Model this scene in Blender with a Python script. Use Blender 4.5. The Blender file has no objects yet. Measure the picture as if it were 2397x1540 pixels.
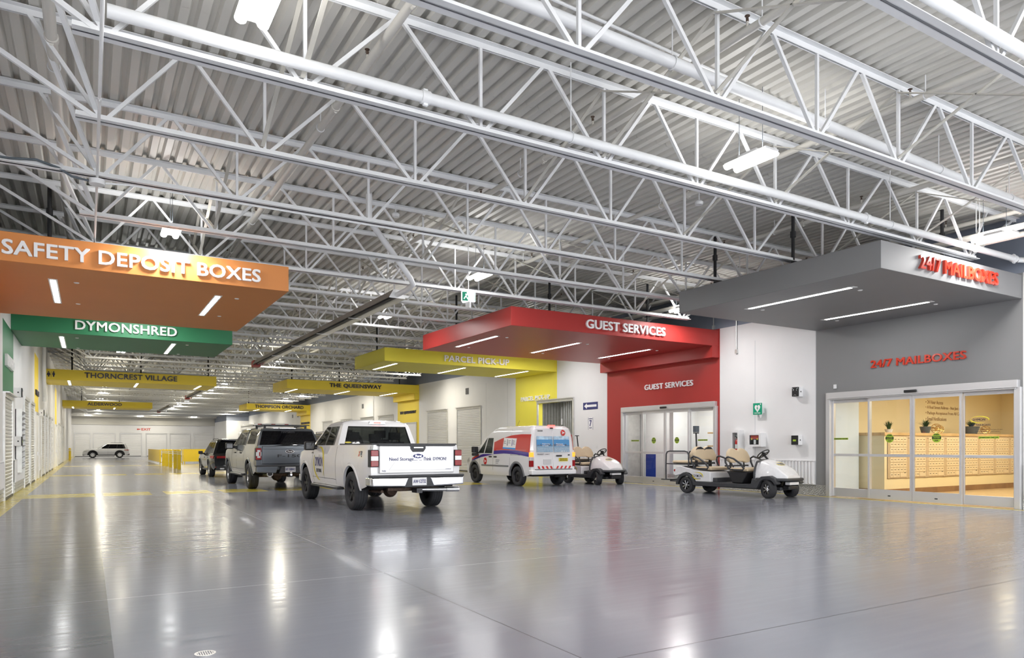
import bpy, bmesh, math, random
from mathutils import Vector, Matrix
SC = bpy.context.scene
COL = SC.collection
PI = math.pi
random.seed(4)

# ---------------------------------------------------------------- camera, world, exposure
EYE = 1.35
cam_d = bpy.data.cameras.new('camera')
cam_d.sensor_fit = 'HORIZONTAL'; cam_d.sensor_width = 36.0
cam_d.lens = 1660.77 / 2397 * 36.0
cam_d.shift_y = (1043.0 - 770.0) / 2397
cam_d.clip_start = .05; cam_d.clip_end = 400
cam = bpy.data.objects.new('camera', cam_d); COL.objects.link(cam)
cam.location = (0, 0, EYE); cam.rotation_euler = (PI / 2, 0, -.53795)
SC.camera = cam
W = bpy.data.worlds.new('world'); SC.world = W; W.use_nodes = True
W.node_tree.nodes['Background'].inputs[0].default_value = (.97, .98, 1, 1)
W.node_tree.nodes['Background'].inputs[1].default_value = 5.5
SC.view_settings.view_transform = 'Standard'; SC.view_settings.look = 'None'
SC.view_settings.exposure = 0.3; SC.view_settings.gamma = 1.0
SC.view_settings.use_curve_mapping = False
cy = SC.cycles
cy.max_bounces = 8; cy.diffuse_bounces = 4; cy.glossy_bounces = 4; cy.transmission_bounces = 4
cy.use_adaptive_sampling = True; cy.adaptive_threshold = .08
cy.transparent_max_bounces = 12; cy.sample_clamp_indirect = 6.0
cy.caustics_reflective = False; cy.caustics_refractive = False
HIGHBAY_W = 80.0      # watts of one high-bay lamp, downward
CEILING_FILL_W = 1.8      # watts of the fill added above each lamp to brighten the roof deck
STRIP_W = 14.0         # watts of one canopy LED strip

# ---------------------------------------------------------------- materials
def mat(name, col, rough=.5, metal=0., emit=0., ecol=None, coat=0., trans=0., spec=.5, alpha=1., ior=1.45):
    m = bpy.data.materials.new(name); m.use_nodes = True
    b = m.node_tree.nodes['Principled BSDF']
    b.inputs['Base Color'].default_value = (*col, 1)
    b.inputs['Roughness'].default_value = rough; b.inputs['Metallic'].default_value = metal
    b.inputs['Specular IOR Level'].default_value = spec; b.inputs['IOR'].default_value = ior
    b.inputs['Coat Weight'].default_value = coat; b.inputs['Coat Roughness'].default_value = .04
    b.inputs['Transmission Weight'].default_value = trans; b.inputs['Alpha'].default_value = alpha
    if emit:
        b.inputs['Emission Color'].default_value = (*(ecol or col), 1); b.inputs['Emission Strength'].default_value = emit
    return m
def mottle(m, scale=3., amt=.06, stretch=(1, 1, 1), rough_amt=0., bump=0.):
    """soft procedural variation of colour, roughness and relief"""
    nt = m.node_tree; b = nt.nodes['Principled BSDF']
    tc = nt.nodes.new('ShaderNodeTexCoord'); mp = nt.nodes.new('ShaderNodeMapping'); nz = nt.nodes.new('ShaderNodeTexNoise')
    mp.inputs['Scale'].default_value = stretch; nz.inputs['Scale'].default_value = scale; nz.inputs['Detail'].default_value = 5
    nt.links.new(tc.outputs['Object'], mp.inputs['Vector']); nt.links.new(mp.outputs[0], nz.inputs['Vector'])
    c = b.inputs['Base Color'].default_value[:3]
    rp = nt.nodes.new('ShaderNodeValToRGB')
    rp.color_ramp.elements[0].position = .3; rp.color_ramp.elements[1].position = .7
    rp.color_ramp.elements[0].color = (*[x * (1 - amt) for x in c], 1); rp.color_ramp.elements[1].color = (*[min(1, x * (1 + amt)) for x in c], 1)
    nt.links.new(nz.outputs['Fac'], rp.inputs[0]); nt.links.new(rp.outputs[0], b.inputs['Base Color'])
    if rough_amt:
        r0 = b.inputs['Roughness'].default_value
        mr = nt.nodes.new('ShaderNodeMapRange'); mr.inputs[1].default_value = .3; mr.inputs[2].default_value = .7
        mr.inputs[3].default_value = r0 - rough_amt; mr.inputs[4].default_value = r0 + rough_amt
        nt.links.new(nz.outputs['Fac'], mr.inputs[0]); nt.links.new(mr.outputs[0], b.inputs['Roughness'])
    if bump:
        bp = nt.nodes.new('ShaderNodeBump'); bp.inputs['Strength'].default_value = bump; bp.inputs['Distance'].default_value = .02
        nt.links.new(nz.outputs['Fac'], bp.inputs['Height']); nt.links.new(bp.outputs[0], b.inputs['Normal'])
    return m
def floor_mat(name, col, rough):
    """brushed polished epoxy: colour clouds, fine scratches across the hall, long low waves"""
    m = mottle(mat(name, col, rough), .55, .05, (1, .7, 1))
    nt = m.node_tree; b = nt.nodes['Principled BSDF']
    tc = nt.nodes.new('ShaderNodeTexCoord')
    def noise(st, sc, det):
        mp = nt.nodes.new('ShaderNodeMapping'); mp.inputs['Scale'].default_value = st
        nz = nt.nodes.new('ShaderNodeTexNoise'); nz.inputs['Scale'].default_value = sc; nz.inputs['Detail'].default_value = det
        nt.links.new(tc.outputs['Object'], mp.inputs[0]); nt.links.new(mp.outputs[0], nz.inputs['Vector']); return nz
    a = noise((.16, 1, 1), 3.2, 3); s = noise((.07, 1, 1), 15, 2)
    mr = nt.nodes.new('ShaderNodeMapRange'); mr.inputs[1].default_value = .3; mr.inputs[2].default_value = .75
    mr.inputs[3].default_value = rough - .05; mr.inputs[4].default_value = rough + .05
    nt.links.new(s.outputs['Fac'], mr.inputs[0]); nt.links.new(mr.outputs[0], b.inputs['Roughness'])
    ad = nt.nodes.new('ShaderNodeMath'); ad.operation = 'MULTIPLY_ADD'; ad.inputs[1].default_value = .03
    nt.links.new(s.outputs['Fac'], ad.inputs[0]); nt.links.new(a.outputs['Fac'], ad.inputs[2])
    bp = nt.nodes.new('ShaderNodeBump'); bp.inputs['Strength'].default_value = .06; bp.inputs['Distance'].default_value = .012
    nt.links.new(ad.outputs[0], bp.inputs['Height']); nt.links.new(bp.outputs[0], b.inputs['Normal'])
    return m
def checker_plate(name):
    """aluminium diamond tread plate: raised lozenges in a procedural bump"""
    m = mat(name, (.62, .62, .60), .3, .9); nt = m.node_tree; b = nt.nodes['Principled BSDF']
    tc = nt.nodes.new('ShaderNodeTexCoord'); mp = nt.nodes.new('ShaderNodeMapping'); mp.inputs['Rotation'].default_value = (PI / 4, PI / 4, PI / 4)
    ck = nt.nodes.new('ShaderNodeTexVoronoi'); ck.inputs['Scale'].default_value = 26; ck.inputs['Randomness'].default_value = .08
    nt.links.new(tc.outputs['Object'], mp.inputs[0]); nt.links.new(mp.outputs[0], ck.inputs['Vector'])
    rp = nt.nodes.new('ShaderNodeValToRGB'); rp.color_ramp.elements[0].position = .3; rp.color_ramp.elements[1].position = .5
    rp.color_ramp.elements[0].color = (1, 1, 1, 1); rp.color_ramp.elements[1].color = (0, 0, 0, 1)
    nt.links.new(ck.outputs['Distance'], rp.inputs[0])
    bp = nt.nodes.new('ShaderNodeBump'); bp.inputs['Strength'].default_value = .9; bp.inputs['Distance'].default_value = .012
    nt.links.new(rp.outputs[0], bp.inputs['Height']); nt.links.new(bp.outputs[0], b.inputs['Normal'])
    return m
def glass_mat(name, tint, refl=1.5, base=(0, 0, 0), solid=0.):
    """thin pane: straight-through transparency with a Fresnel mirror and, for tinted panes, a little body colour"""
    m = bpy.data.materials.new(name); m.use_nodes = True; nt = m.node_tree
    for n in list(nt.nodes): nt.nodes.remove(n)
    out = nt.nodes.new('ShaderNodeOutputMaterial'); tr = nt.nodes.new('ShaderNodeBsdfTransparent'); gl = nt.nodes.new('ShaderNodeBsdfGlossy')
    df = nt.nodes.new('ShaderNodeBsdfDiffuse'); m0 = nt.nodes.new('ShaderNodeMixShader'); mx = nt.nodes.new('ShaderNodeMixShader'); fr = nt.nodes.new('ShaderNodeFresnel')
    ge = nt.nodes.new('ShaderNodeNewGeometry'); mi = nt.nodes.new('ShaderNodeMapRange'); mi.inputs[3].default_value = refl; mi.inputs[4].default_value = 1 / refl
    nt.links.new(ge.outputs['Backfacing'], mi.inputs[0]); nt.links.new(mi.outputs[0], fr.inputs[0])
    tr.inputs[0].default_value = (*tint, 1); df.inputs[0].default_value = (*base, 1); m0.inputs[0].default_value = solid
    gl.inputs['Roughness'].default_value = .02; fr.inputs[0].default_value = refl
    nt.links.new(tr.outputs[0], m0.inputs[1]); nt.links.new(df.outputs[0], m0.inputs[2])
    nt.links.new(fr.outputs[0], mx.inputs[0]); nt.links.new(m0.outputs[0], mx.inputs[1]); nt.links.new(gl.outputs[0], mx.inputs[2])
    nt.links.new(mx.outputs[0], out.inputs[0]); return m
def wood_mat(name, c1, c2, rough=.4, ax=(1, 12, 1)):
    m = mat(name, c1, rough); nt = m.node_tree; b = nt.nodes['Principled BSDF']
    tc = nt.nodes.new('ShaderNodeTexCoord'); mp = nt.nodes.new('ShaderNodeMapping'); mp.inputs['Scale'].default_value = ax
    nz = nt.nodes.new('ShaderNodeTexNoise'); nz.inputs['Scale'].default_value = 2.2; nz.inputs['Detail'].default_value = 6; nz.inputs['Distortion'].default_value = .6
    rp = nt.nodes.new('ShaderNodeValToRGB'); rp.color_ramp.elements[0].color = (*c1, 1); rp.color_ramp.elements[1].color = (*c2, 1)
    rp.color_ramp.elements[0].position = .35; rp.color_ramp.elements[1].position = .65
    nt.links.new(tc.outputs['Object'], mp.inputs[0]); nt.links.new(mp.outputs[0], nz.inputs['Vector'])
    nt.links.new(nz.outputs['Fac'], rp.inputs[0]); nt.links.new(rp.outputs[0], b.inputs['Base Color']); return m

M = {}
M['floor'] = floor_mat('floor_epoxy_grey', (.215, .225, .262), .2)
M['floor_dark'] = floor_mat('floor_epoxy_dark_grey', (.112, .117, .137), .19)
M['floor_yellow'] = floor_mat('floor_paint_yellow', (.58, .47, .07), .2)
M['joint'] = mat('floor_joint', (.03, .03, .035), .6)
M['joint_pale'] = mat('floor_joint_pale', (.34, .34, .36), .5)
M['wall'] = mottle(mat('wall_paint_white', (.80, .80, .81), .55), 1.2, .02)
M['upper'] = mottle(mat('upper_wall_shade_blue_grey', (.25, .28, .35), .7), 1.2, .04)  # shade of the dim upper wall put into its colour; joint lines share it
M['deck'] = mottle(mat('roof_deck_off_white', (.66, .645, .60), .55), .6, .04)
M['steel'] = mottle(mat('joist_white_paint', (.80, .81, .82), .4), 2, .03)
M['steel_tan'] = mat('bridging_steel_beige', (.60, .58, .52), .5)
M['pipe'] = mottle(mat('pipe_white_paint', (.82, .83, .84), .35), 2, .03)
M['pipe_beige'] = mat('pipe_beige', (.68, .66, .61), .45)
M['black'] = mat('black_plastic', (.018, .018, .02), .45)
M['trimblack'] = mottle(mat('charcoal_trim_plastic', (.045, .047, .052), .5), 30, .15)
M['rubber'] = mottle(mat('tyre_rubber', (.035, .036, .04), .75), 8, .15)
M['rubber_dark'] = mat('wheel_arch_liner', (.012, .012, .013), .9)
M['alu'] = mat('brushed_aluminium', (.66, .66, .67), .32, .85)
M['alu_white'] = mottle(mat('anodised_door_frame', (.66, .66, .67), .38, .55), 1, .02)
M['chrome'] = mat('chrome', (.85, .86, .88), .08, 1)
M['galv'] = mottle(mat('galvanised_steel', (.66, .66, .64), .35, .7), 6, .08)
M['plate'] = checker_plate('diamond_tread_plate')
M['glass'] = glass_mat('clear_door_glass', (.93, .96, .95), 1.45)
M['tint'] = glass_mat('tinted_car_glass', (.30, .33, .32), 1.5, (.01, .01, .012), .25)
M['tint_dark'] = glass_mat('privacy_car_glass', (.03, .032, .035), 1.5, (.006, .006, .008), .6)
M['wpaint'] = mat('white_car_paint', (.82, .82, .83), .22, 0, coat=1)
M['gpaint'] = mat('grey_car_paint', (.13, .145, .165), .28, .65, coat=1)
M['bpaint'] = mat('black_car_paint', (.012, .013, .016), .2, .2, coat=1)
M['navy'] = mat('navy_sign_blue', (.03, .035, .16), .4)
M['ink'] = mat('dark_navy_lettering', (.018, .015, .05), .35)
M['white_letter'] = mat('white_lettering', (.88, .88, .89), .4)
M['red_letter'] = mat('gloss_red_lettering', (.62, .045, .02), .18, coat=.6)
M['orange'] = mottle(mat('canopy_orange', (.70, .265, .07), .5), 1, .02)
M['green'] = mottle(mat('canopy_green', (.025, .20, .085), .5), 1, .02)
M['yellow'] = mottle(mat('canopy_yellow', (.90, .69, .06), .5), 1, .02)
M['lime'] = mottle(mat('canopy_lemon_yellow', (.86, .76, .07), .5), 1, .02)
M['red'] = mottle(mat('canopy_red', (.40, .034, .03), .42), 1, .03)
M['grey'] = mottle(mat('canopy_grey', (.225, .225, .23), .5), 1, .02)
M['led'] = mat('led_diffuser', (1, 1, 1), .4, emit=14, ecol=(1, .98, .95))
M['led_far'] = mat('highbay_tube', (1, 1, 1), .4, emit=18, ecol=(1, .98, .95))
M['lampbody'] = mat('lamp_housing_white', (.8, .8, .8), .4)
M['tan'] = mottle(mat('beige_vinyl_seat', (.62, .50, .34), .42), 4, .03)
M['exit_green'] = mat('exit_sign_green', (.0, .25, .13), .4, emit=.12, ecol=(0, .4, .25))
M['exit_white'] = mat('exit_sign_white', (.9, .9, .9), .4, emit=1.2)
M['taupe'] = mat('heater_hood_taupe', (.33, .29, .25), .4, .3)
M['redbox'] = mat('burner_box_red', (.42, .07, .06), .5)
M['tail'] = mat('tail_light_red', (.30, .003, .006), .25, coat=.15)
M['tail_lit'] = mat('tail_light_lit_amber', (1, .35, .05), .2, emit=1.2, ecol=(1, .30, .03))
M['red_lit'] = mat('brake_light_lit_red', (1, .05, .04), .2, emit=4, ecol=(1, .06, .05))
M['clearlens'] = mat('clear_lens', (.75, .76, .78), .1, .3, coat=1)
M['bollard'] = mottle(mat('safety_yellow', (.78, .55, .02), .35), 3, .03)
M['line_yellow'] = mat('logo_yellow', (.74, .62, .06), .4)
M['lime_sticker'] = mat('lime_sticker', (.38, .55, .05), .4)
M['blue'] = mat('deep_blue', (.015, .05, .35), .3)
M['skyblue'] = mat('poster_blue', (.05, .3, .75), .4)
M['van_red'] = mat('van_red', (.60, .035, .03), .25, coat=.8)
M['van_blue'] = mat('van_navy', (.06, .035, .30), .25, coat=.8)
M['plastic_grey'] = mat('grey_plastic', (.19, .195, .205), .5)
M['warm_wall'] = mat('warm_cream_wall', (.80, .70, .47), .6)
M['cream'] = mat('cream_laminate', (.74, .62, .44), .5)
M['beige_metal'] = mat('beige_metal', (.60, .47, .32), .42)
M['oak'] = wood_mat('oak_top', (.52, .34, .16), (.66, .46, .24), .4)
M['oak_floor'] = wood_mat('oak_floor', (.46, .32, .17), (.62, .46, .27), .3, (1, 9, 1))
M['walnut'] = wood_mat('walnut_skirting', (.22, .12, .06), (.34, .20, .10), .4)
M['leaf'] = mottle(mat('plant_leaf', (.035, .09, .025), .5), 20, .3)
M['gold'] = mat('gold_wire', (.75, .52, .2), .25, .9)
M['slate'] = mat('slate_pot', (.10, .12, .14), .5)
M['card'] = mottle(mat('cardboard', (.34, .22, .12), .8), 5, .1)
M['dark_metal'] = mat('dark_steel', (.05, .05, .055), .4, .6)
M['rust'] = mottle(mat('rusty_steel', (.12, .08, .06), .7, .3), 20, .3)
M['amb'] = mat('amber_light', (.8, .3, .05), .2)

# ---------------------------------------------------------------- mesh helpers
class MB:
    def __init__(s): s.v = []; s.f = []; s.mi = []; s.sm = []
    def add(s, vs, fs, mi=0, sm=False):
        o = len(s.v); s.v += [tuple(v) for v in vs]
        for f in fs: s.f.append([i + o for i in f]); s.mi.append(mi); s.sm.append(sm)
        return s
    def box(s, x0, y0, z0, x1, y1, z1, mi=0):
        if x0 > x1: x0, x1 = x1, x0
        if y0 > y1: y0, y1 = y1, y0
        if z0 > z1: z0, z1 = z1, z0
        return s.add([(x0,y0,z0),(x1,y0,z0),(x1,y1,z0),(x0,y1,z0),(x0,y0,z1),(x1,y0,z1),(x1,y1,z1),(x0,y1,z1)],
              [(0,3,2,1),(4,5,6,7),(0,1,5,4),(1,2,6,5),(2,3,7,6),(3,0,4,7)], mi)
    def frame(s, p, q, up=(0,0,1)):
        p, q = Vector(p), Vector(q); d = (q - p).normalized(); u = Vector(up)
        if abs(d.dot(u)) > .98: u = Vector((1, 0, 0)) if abs(d.x) < .9 else Vector((0, 1, 0))
        a = d.cross(u).normalized(); b = a.cross(d).normalized(); return p, q, a, b
    def bar(s, p, q, w, h=None, up=(0,0,1), mi=0):
        h = h or w; p, q, a, b = s.frame(p, q, up); vs = []
        for c in (p, q):
            for i, j in ((-1,-1),(1,-1),(1,1),(-1,1)): vs.append(c + a * (i * w / 2) + b * (j * h / 2))
        return s.add(vs, [(0,1,2,3),(7,6,5,4),(0,4,5,1),(1,5,6,2),(2,6,7,3),(3,7,4,0)], mi)
    def cone(s, p, q, r0, r1, n=12, mi=0, cap=True):
        p, q, a, b = s.frame(p, q); vs = []
        for c, r in ((p, r0), (q, r1)):
            for i in range(n): t = 2 * PI * i / n; vs.append(c + a * (r * math.cos(t)) + b * (r * math.sin(t)))
        s.add(vs, [(i, (i+1) % n, n + (i+1) % n, n + i) for i in range(n)], mi, True)
        if cap: o = len(s.v) - 2 * n; s.f += [[o + n - 1 - i for i in range(n)], [o + n + i for i in range(n)]]; s.mi += [mi, mi]; s.sm += [False, False]
        return s
    def tube(s, p, q, r, n=12, mi=0, cap=True): return s.cone(p, q, r, r, n, mi, cap)
    def path(s, pts, r, n=8, mi=0, closed=False):
        pts = [Vector(p) for p in pts]; N = len(pts); rings = []; u = None
        for i, p in enumerate(pts):
            if closed: d = pts[(i+1) % N] - pts[i-1]
            else: d = pts[min(i+1, N-1)] - pts[max(i-1, 0)]
            d.normalize()
            if u is None: u = Vector((0,0,1)) if abs(d.z) < .9 else Vector((1,0,0))
            a = d.cross(u).normalized(); u = a.cross(d).normalized()
            rings.append([p + a * (r * math.cos(2*PI*k/n)) + u * (r * math.sin(2*PI*k/n)) for k in range(n)])
        vs = [v for R in rings for v in R]; fs = []
        for i in range(N if closed else N - 1):
            j = (i + 1) % N
            for k in range(n): fs.append((i*n + k, i*n + (k+1) % n, j*n + (k+1) % n, j*n + k))
        s.add(vs, fs, mi, True)
        if not closed: s.add(rings[0][::-1], [list(range(n))], mi); s.add(rings[-1], [list(range(n))], mi)
        return s
    def lathe(s, prof, c=(0,0,0), axis='z', n=24, mi=0, sm=True):
        vs = []
        for r, h in prof:
            for i in range(n):
                t = 2 * PI * i / n; a, b = r * math.cos(t), r * math.sin(t)
                vs.append({'z': (c[0]+a, c[1]+b, c[2]+h), 'x': (c[0]+h, c[1]+a, c[2]+b), 'y': (c[0]+b, c[1]+h, c[2]+a)}[axis])
        return s.add(vs, [(j*n+i, j*n+(i+1) % n, (j+1)*n+(i+1) % n, (j+1)*n+i) for j in range(len(prof)-1) for i in range(n)], mi, sm)
    def prism(s, poly, fn, d, mi=0):
        """closed 2-D outline poly [(u,v)], fn(u,v,w)->point, from w=0 to w=d"""
        n = len(poly); vs = [fn(u, v, 0) for u, v in poly] + [fn(u, v, d) for u, v in poly]
        return s.add(vs, [list(range(n))[::-1], [n + i for i in range(n)]] + [(i, (i+1) % n, n + (i+1) % n, n + i) for i in range(n)], mi)
    def grid(s, rows, mi=0, sm=True, skip=None, wrap=False):
        m = len(rows[0]); vs = [p for r in rows for p in r]; fs = []
        for j in range(len(rows) - 1):
            for i in range(m if wrap else m - 1):
                if skip and skip(j, i): continue
                fs.append((j*m+i, j*m+(i+1) % m, (j+1)*m+(i+1) % m, (j+1)*m+i))
        return s.add(vs, fs, mi, sm)
    def xf(s, mtx, i0=0):
        for i in range(i0, len(s.v)): s.v[i] = tuple(mtx @ Vector(s.v[i]))
        return s
    def build(s, name, mats, parent=None, bevel=0., seg=2, angle=35, fixn=True):
        me = bpy.data.meshes.new(name); me.from_pydata(s.v, [], s.f)
        for m in (mats if isinstance(mats, (list, tuple)) else [mats]): me.materials.append(m)
        me.polygons.foreach_set('material_index', s.mi)
        if fixn:
            b = bmesh.new(); b.from_mesh(me); bmesh.ops.recalc_face_normals(b, faces=b.faces); b.to_mesh(me); b.free()
        me.polygons.foreach_set('use_smooth', [x or bevel > 0 for x in s.sm]); me.update()
        if any(s.sm) or bevel: me.set_sharp_from_angle(angle=math.radians(angle))
        o = bpy.data.objects.new(name, me); COL.objects.link(o)
        if parent: o.parent = parent
        if bevel:
            md = o.modifiers.new('bevel', 'BEVEL'); md.width = bevel; md.segments = seg; md.limit_method = 'ANGLE'; md.angle_limit = .6
            md.harden_normals = True
        return o

def tag(o, label, cat, group=None, kind=None):
    if label: o['label'] = label
    if cat: o['category'] = cat
    if group: o['group'] = group
    if kind: o['kind'] = kind
    return o
def thing(name, label, cat, loc=(0,0,0), rz=0., group=None, kind=None):
    o = bpy.data.objects.new(name, None); COL.objects.link(o); o.location = loc; o.rotation_euler = (0, 0, rz)
    o.empty_display_size = .1
    return tag(o, label, cat, group, kind)
def dup(root, loc=None, rz=None, label=None, group=None, par=None):
    r = root.copy(); COL.objects.link(r)
    if par: r.parent = par
    if loc: r.location = loc
    if rz is not None: r.rotation_euler = (0, 0, rz)
    if label: r['label'] = label
    if group: r['group'] = group
    for ch in list(root.children): dup(ch, par=r)
    return r
_tc = {}
def glyphs(s, bold=.0, sp=1.0):
    """flat outline mesh of a line of text, verts normalised to 0..1 in both directions"""
    k = (s, bold, sp)
    if k not in _tc:
        cu = bpy.data.curves.new('lettering', 'FONT'); cu.body = s; cu.size = 1; cu.offset = bold; cu.space_character = sp; cu.resolution_u = 3
        ob = bpy.data.objects.new('lettering', cu); COL.objects.link(ob)
        bpy.context.view_layer.update()
        me = bpy.data.meshes.new_from_object(ob)
        vs = [v.co[:] for v in me.vertices]; fs = [list(p.vertices) for p in me.polygons]
        bpy.data.objects.remove(ob); bpy.data.curves.remove(cu); bpy.data.meshes.remove(me)
        x0 = min(v[0] for v in vs); x1 = max(v[0] for v in vs); y0 = min(v[1] for v in vs); y1 = max(v[1] for v in vs)
        _tc[k] = ([((v[0]-x0)/(x1-x0), (v[1]-y0)/(y1-y0)) for v in vs], fs)
    return _tc[k]
def solid(mb, uv, fs, fn, d, mi=0):
    """flat uv mesh given thickness: front cap, back cap, sides round its boundary"""
    n = len(uv); cnt = {}
    for f in fs:
        for a, b in zip(f, f[1:] + f[:1]): cnt[(a, b)] = cnt.get((a, b), 0) + 1
    side = [(a, b, b + n, a + n) for (a, b) in cnt if (b, a) not in cnt]
    mb.add([fn(u, v, 0) for u, v in uv] + [fn(u, v, d) for u, v in uv], [f[::-1] for f in fs] + [[i + n for i in f] for f in fs] + side, mi)
    return mb
BOLD = [(-1, -.78), (.9, -1), (-.83, 1), (1, .7)]
def text_on(mb, s, org, right, up, w, h, d=.004, bold=.0, mi=0, sp=1.0):
    """a line of text whose lower-left corner is org, w wide and h high, standing d proud of its surface"""
    o, r, u = Vector(org), Vector(right), Vector(up); nrm = r.cross(u).normalized(); uv, fs = glyphs(s, 0, sp)
    for k, (i, j) in enumerate(BOLD if bold > .005 else [(0, 0)]):
        q = min(bold, .02) * 1.6 * h; solid(mb, uv, fs, lambda a, b, c: o + r * (a * w + i * q) + u * (b * h + j * q * .6) + nrm * c, d + k * .0003, mi)
    return mb
def crescent(n, r0, a0, a1, thick, aspect=1.):
    """crescent outline as flat mesh round (0,0): widest in the middle of its sweep"""
    uv = []; fs = []
    for i in range(n + 1):
        t = i / n; a = math.radians(a0 + (a1 - a0) * t); th = thick * math.sin(PI * t) + .002
        for r in (r0 - th, r0): uv.append((r * math.cos(a) * aspect, r * math.sin(a)))
    for i in range(n): fs.append([2*i, 2*i+1, 2*i+3, 2*i+2])
    return uv, fs
def disc(n=24, rx=1., ry=1.):
    return [(rx * math.cos(2*PI*i/n), ry * math.sin(2*PI*i/n)) for i in range(n)]

def letters_on(par, name, s, org, right, up, w, h, d, bold, m, sp=1.03):
    """raised sign: every letter a mesh of its own under par"""
    o, r, u = Vector(org), Vector(right), Vector(up); nrm = r.cross(u).normalized(); uv, fs = glyphs(s, 0, sp); p = list(range(len(uv)))
    def root(i):
        while p[i] != i: p[i] = p[p[i]]; i = p[i]
        return i
    for f in fs:
        for q in f[1:]: p[root(q)] = root(f[0])
    isl = {}
    for f in fs: isl.setdefault(root(f[0]), []).append(f)
    for k in sorted(isl, key=lambda k: min(uv[i][0] for f in isl[k] for i in f)):
        ids = sorted({i for f in isl[k] for i in f}); ix = {i: n for n, i in enumerate(ids)}; mb = MB()
        for n_, (i_, j_) in enumerate(BOLD): q = bold * h; solid(mb, [uv[i] for i in ids], [[ix[i] for i in f] for f in isl[k]], lambda a, b, c: o + r * (a * w + i_ * q) + u * (b * h * .97 + j_ * q * .7) + nrm * c, d + n_ * .0006)
        mb.build(name, m, par, fixn=False)

def wide_throw(L):
    """ceiling fill added above the high-bay lamps: batwing throw, flatter toward the horizontal"""
    L.use_nodes = True; nt = L.node_tree; em = nt.nodes['Emission']; g = nt.nodes.new('ShaderNodeNewGeometry')
    d = nt.nodes.new('ShaderNodeVectorMath'); d.operation = 'DOT_PRODUCT'; a = nt.nodes.new('ShaderNodeMath'); a.operation = 'ABSOLUTE'
    p = nt.nodes.new('ShaderNodeMath'); p.operation = 'POWER'; p.inputs[1].default_value = -4; m = nt.nodes.new('ShaderNodeMath'); m.operation = 'MINIMUM'; m.inputs[1].default_value = 16
    nt.links.new(g.outputs['Incoming'], d.inputs[0]); nt.links.new(g.outputs['Normal'], d.inputs[1]); nt.links.new(d.outputs['Value'], a.inputs[0])
    nt.links.new(a.outputs[0], p.inputs[0]); nt.links.new(p.outputs[0], m.inputs[0]); nt.links.new(m.outputs[0], em.inputs['Strength'])
# ================================================================ setting
XL, XR, YF, YB, ZD = -1.8, 17.0, 101.3, -7.0, 6.2
SOF, TOP = 4.47, 4.97                                   # canopy soffit and top
JY = [5.52 + 1.99 * k for k in range(-1, 48)]           # roof joists
NODE = [.12, 1.95, 4.04, 5.91, 7.62, 9.33, 11.2, 13.29, 15.12]
LM, TM = 5.1, 6.19                                      # joist bottom and top

# ---- floor: one slab, painted cells
def make_floor():
    dash = [(.34, 1.51), (1.86, 3.08), (3.36, 4.6), (4.9, 6.1), (6.4, 7.6), (7.9, 9.1), (9.4, 10.6), (10.9, 12.1), (12.4, 13.6)]
    rows = [(21.75, 23.35), (36.8, 38.5), (53.6, 55.0), (70.0, 71.3)]
    jx = [2.69, 8.2, 13.7]; jy = [3.53, 7.16, 10.9, 14.6, 18.3] + [22.0 + 3.7 * k for k in range(1, 21)]
    e = .004
    xs = {XL, -1.44, .14, 16.62, 16.86, XR}; ys = {YB, 5.0, 15.2, 21.75, YF}
    for a, b in dash: xs |= {a, b}
    for j in jx: xs |= {j - e, j + e}
    for j in jy: ys |= {j - e, j + e}
    for a, b in rows: ys |= {a, b}
    xs = sorted(xs); ys = sorted(ys); mb = MB(); vid = {}
    def vtx(i, j):
        if (i, j) not in vid: vid[i, j] = len(mb.v); mb.v.append((xs[i], ys[j], 0))
        return vid[i, j]
    for i in range(len(xs) - 1):
        for j in range(len(ys) - 1):
            x = (xs[i] + xs[i+1]) / 2; y = (ys[j] + ys[j+1]) / 2; m = 0
            if x < .14 and y < 21.75: m = 1
            if any(abs(x - q) < e for q in jx): m = 3 if y < 7.2 else 4
            if any(abs(y - q) < e for q in jy): m = 3 if y < 4 else 4
            for a, b in rows:
                if a < y < b and (any(p < x < q for p, q in dash) or (x < .14)) and x < 13: m = 2
            if y > 14.5 and x < -1.44: m = 2
            if y > 5 and 16.62 < x < 16.86: m = 2
            mb.f.append([vtx(i, j), vtx(i+1, j), vtx(i+1, j+1), vtx(i, j+1)]); mb.mi.append(m); mb.sm.append(False)
    o = mb.build('floor', [M['floor'], M['floor_dark'], M['floor_yellow'], M['joint'], M['joint_pale']], fixn=False)
    return tag(o, 'polished grey epoxy hall floor with painted yellow bars and border', 'floor', kind='structure')
make_floor()

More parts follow.
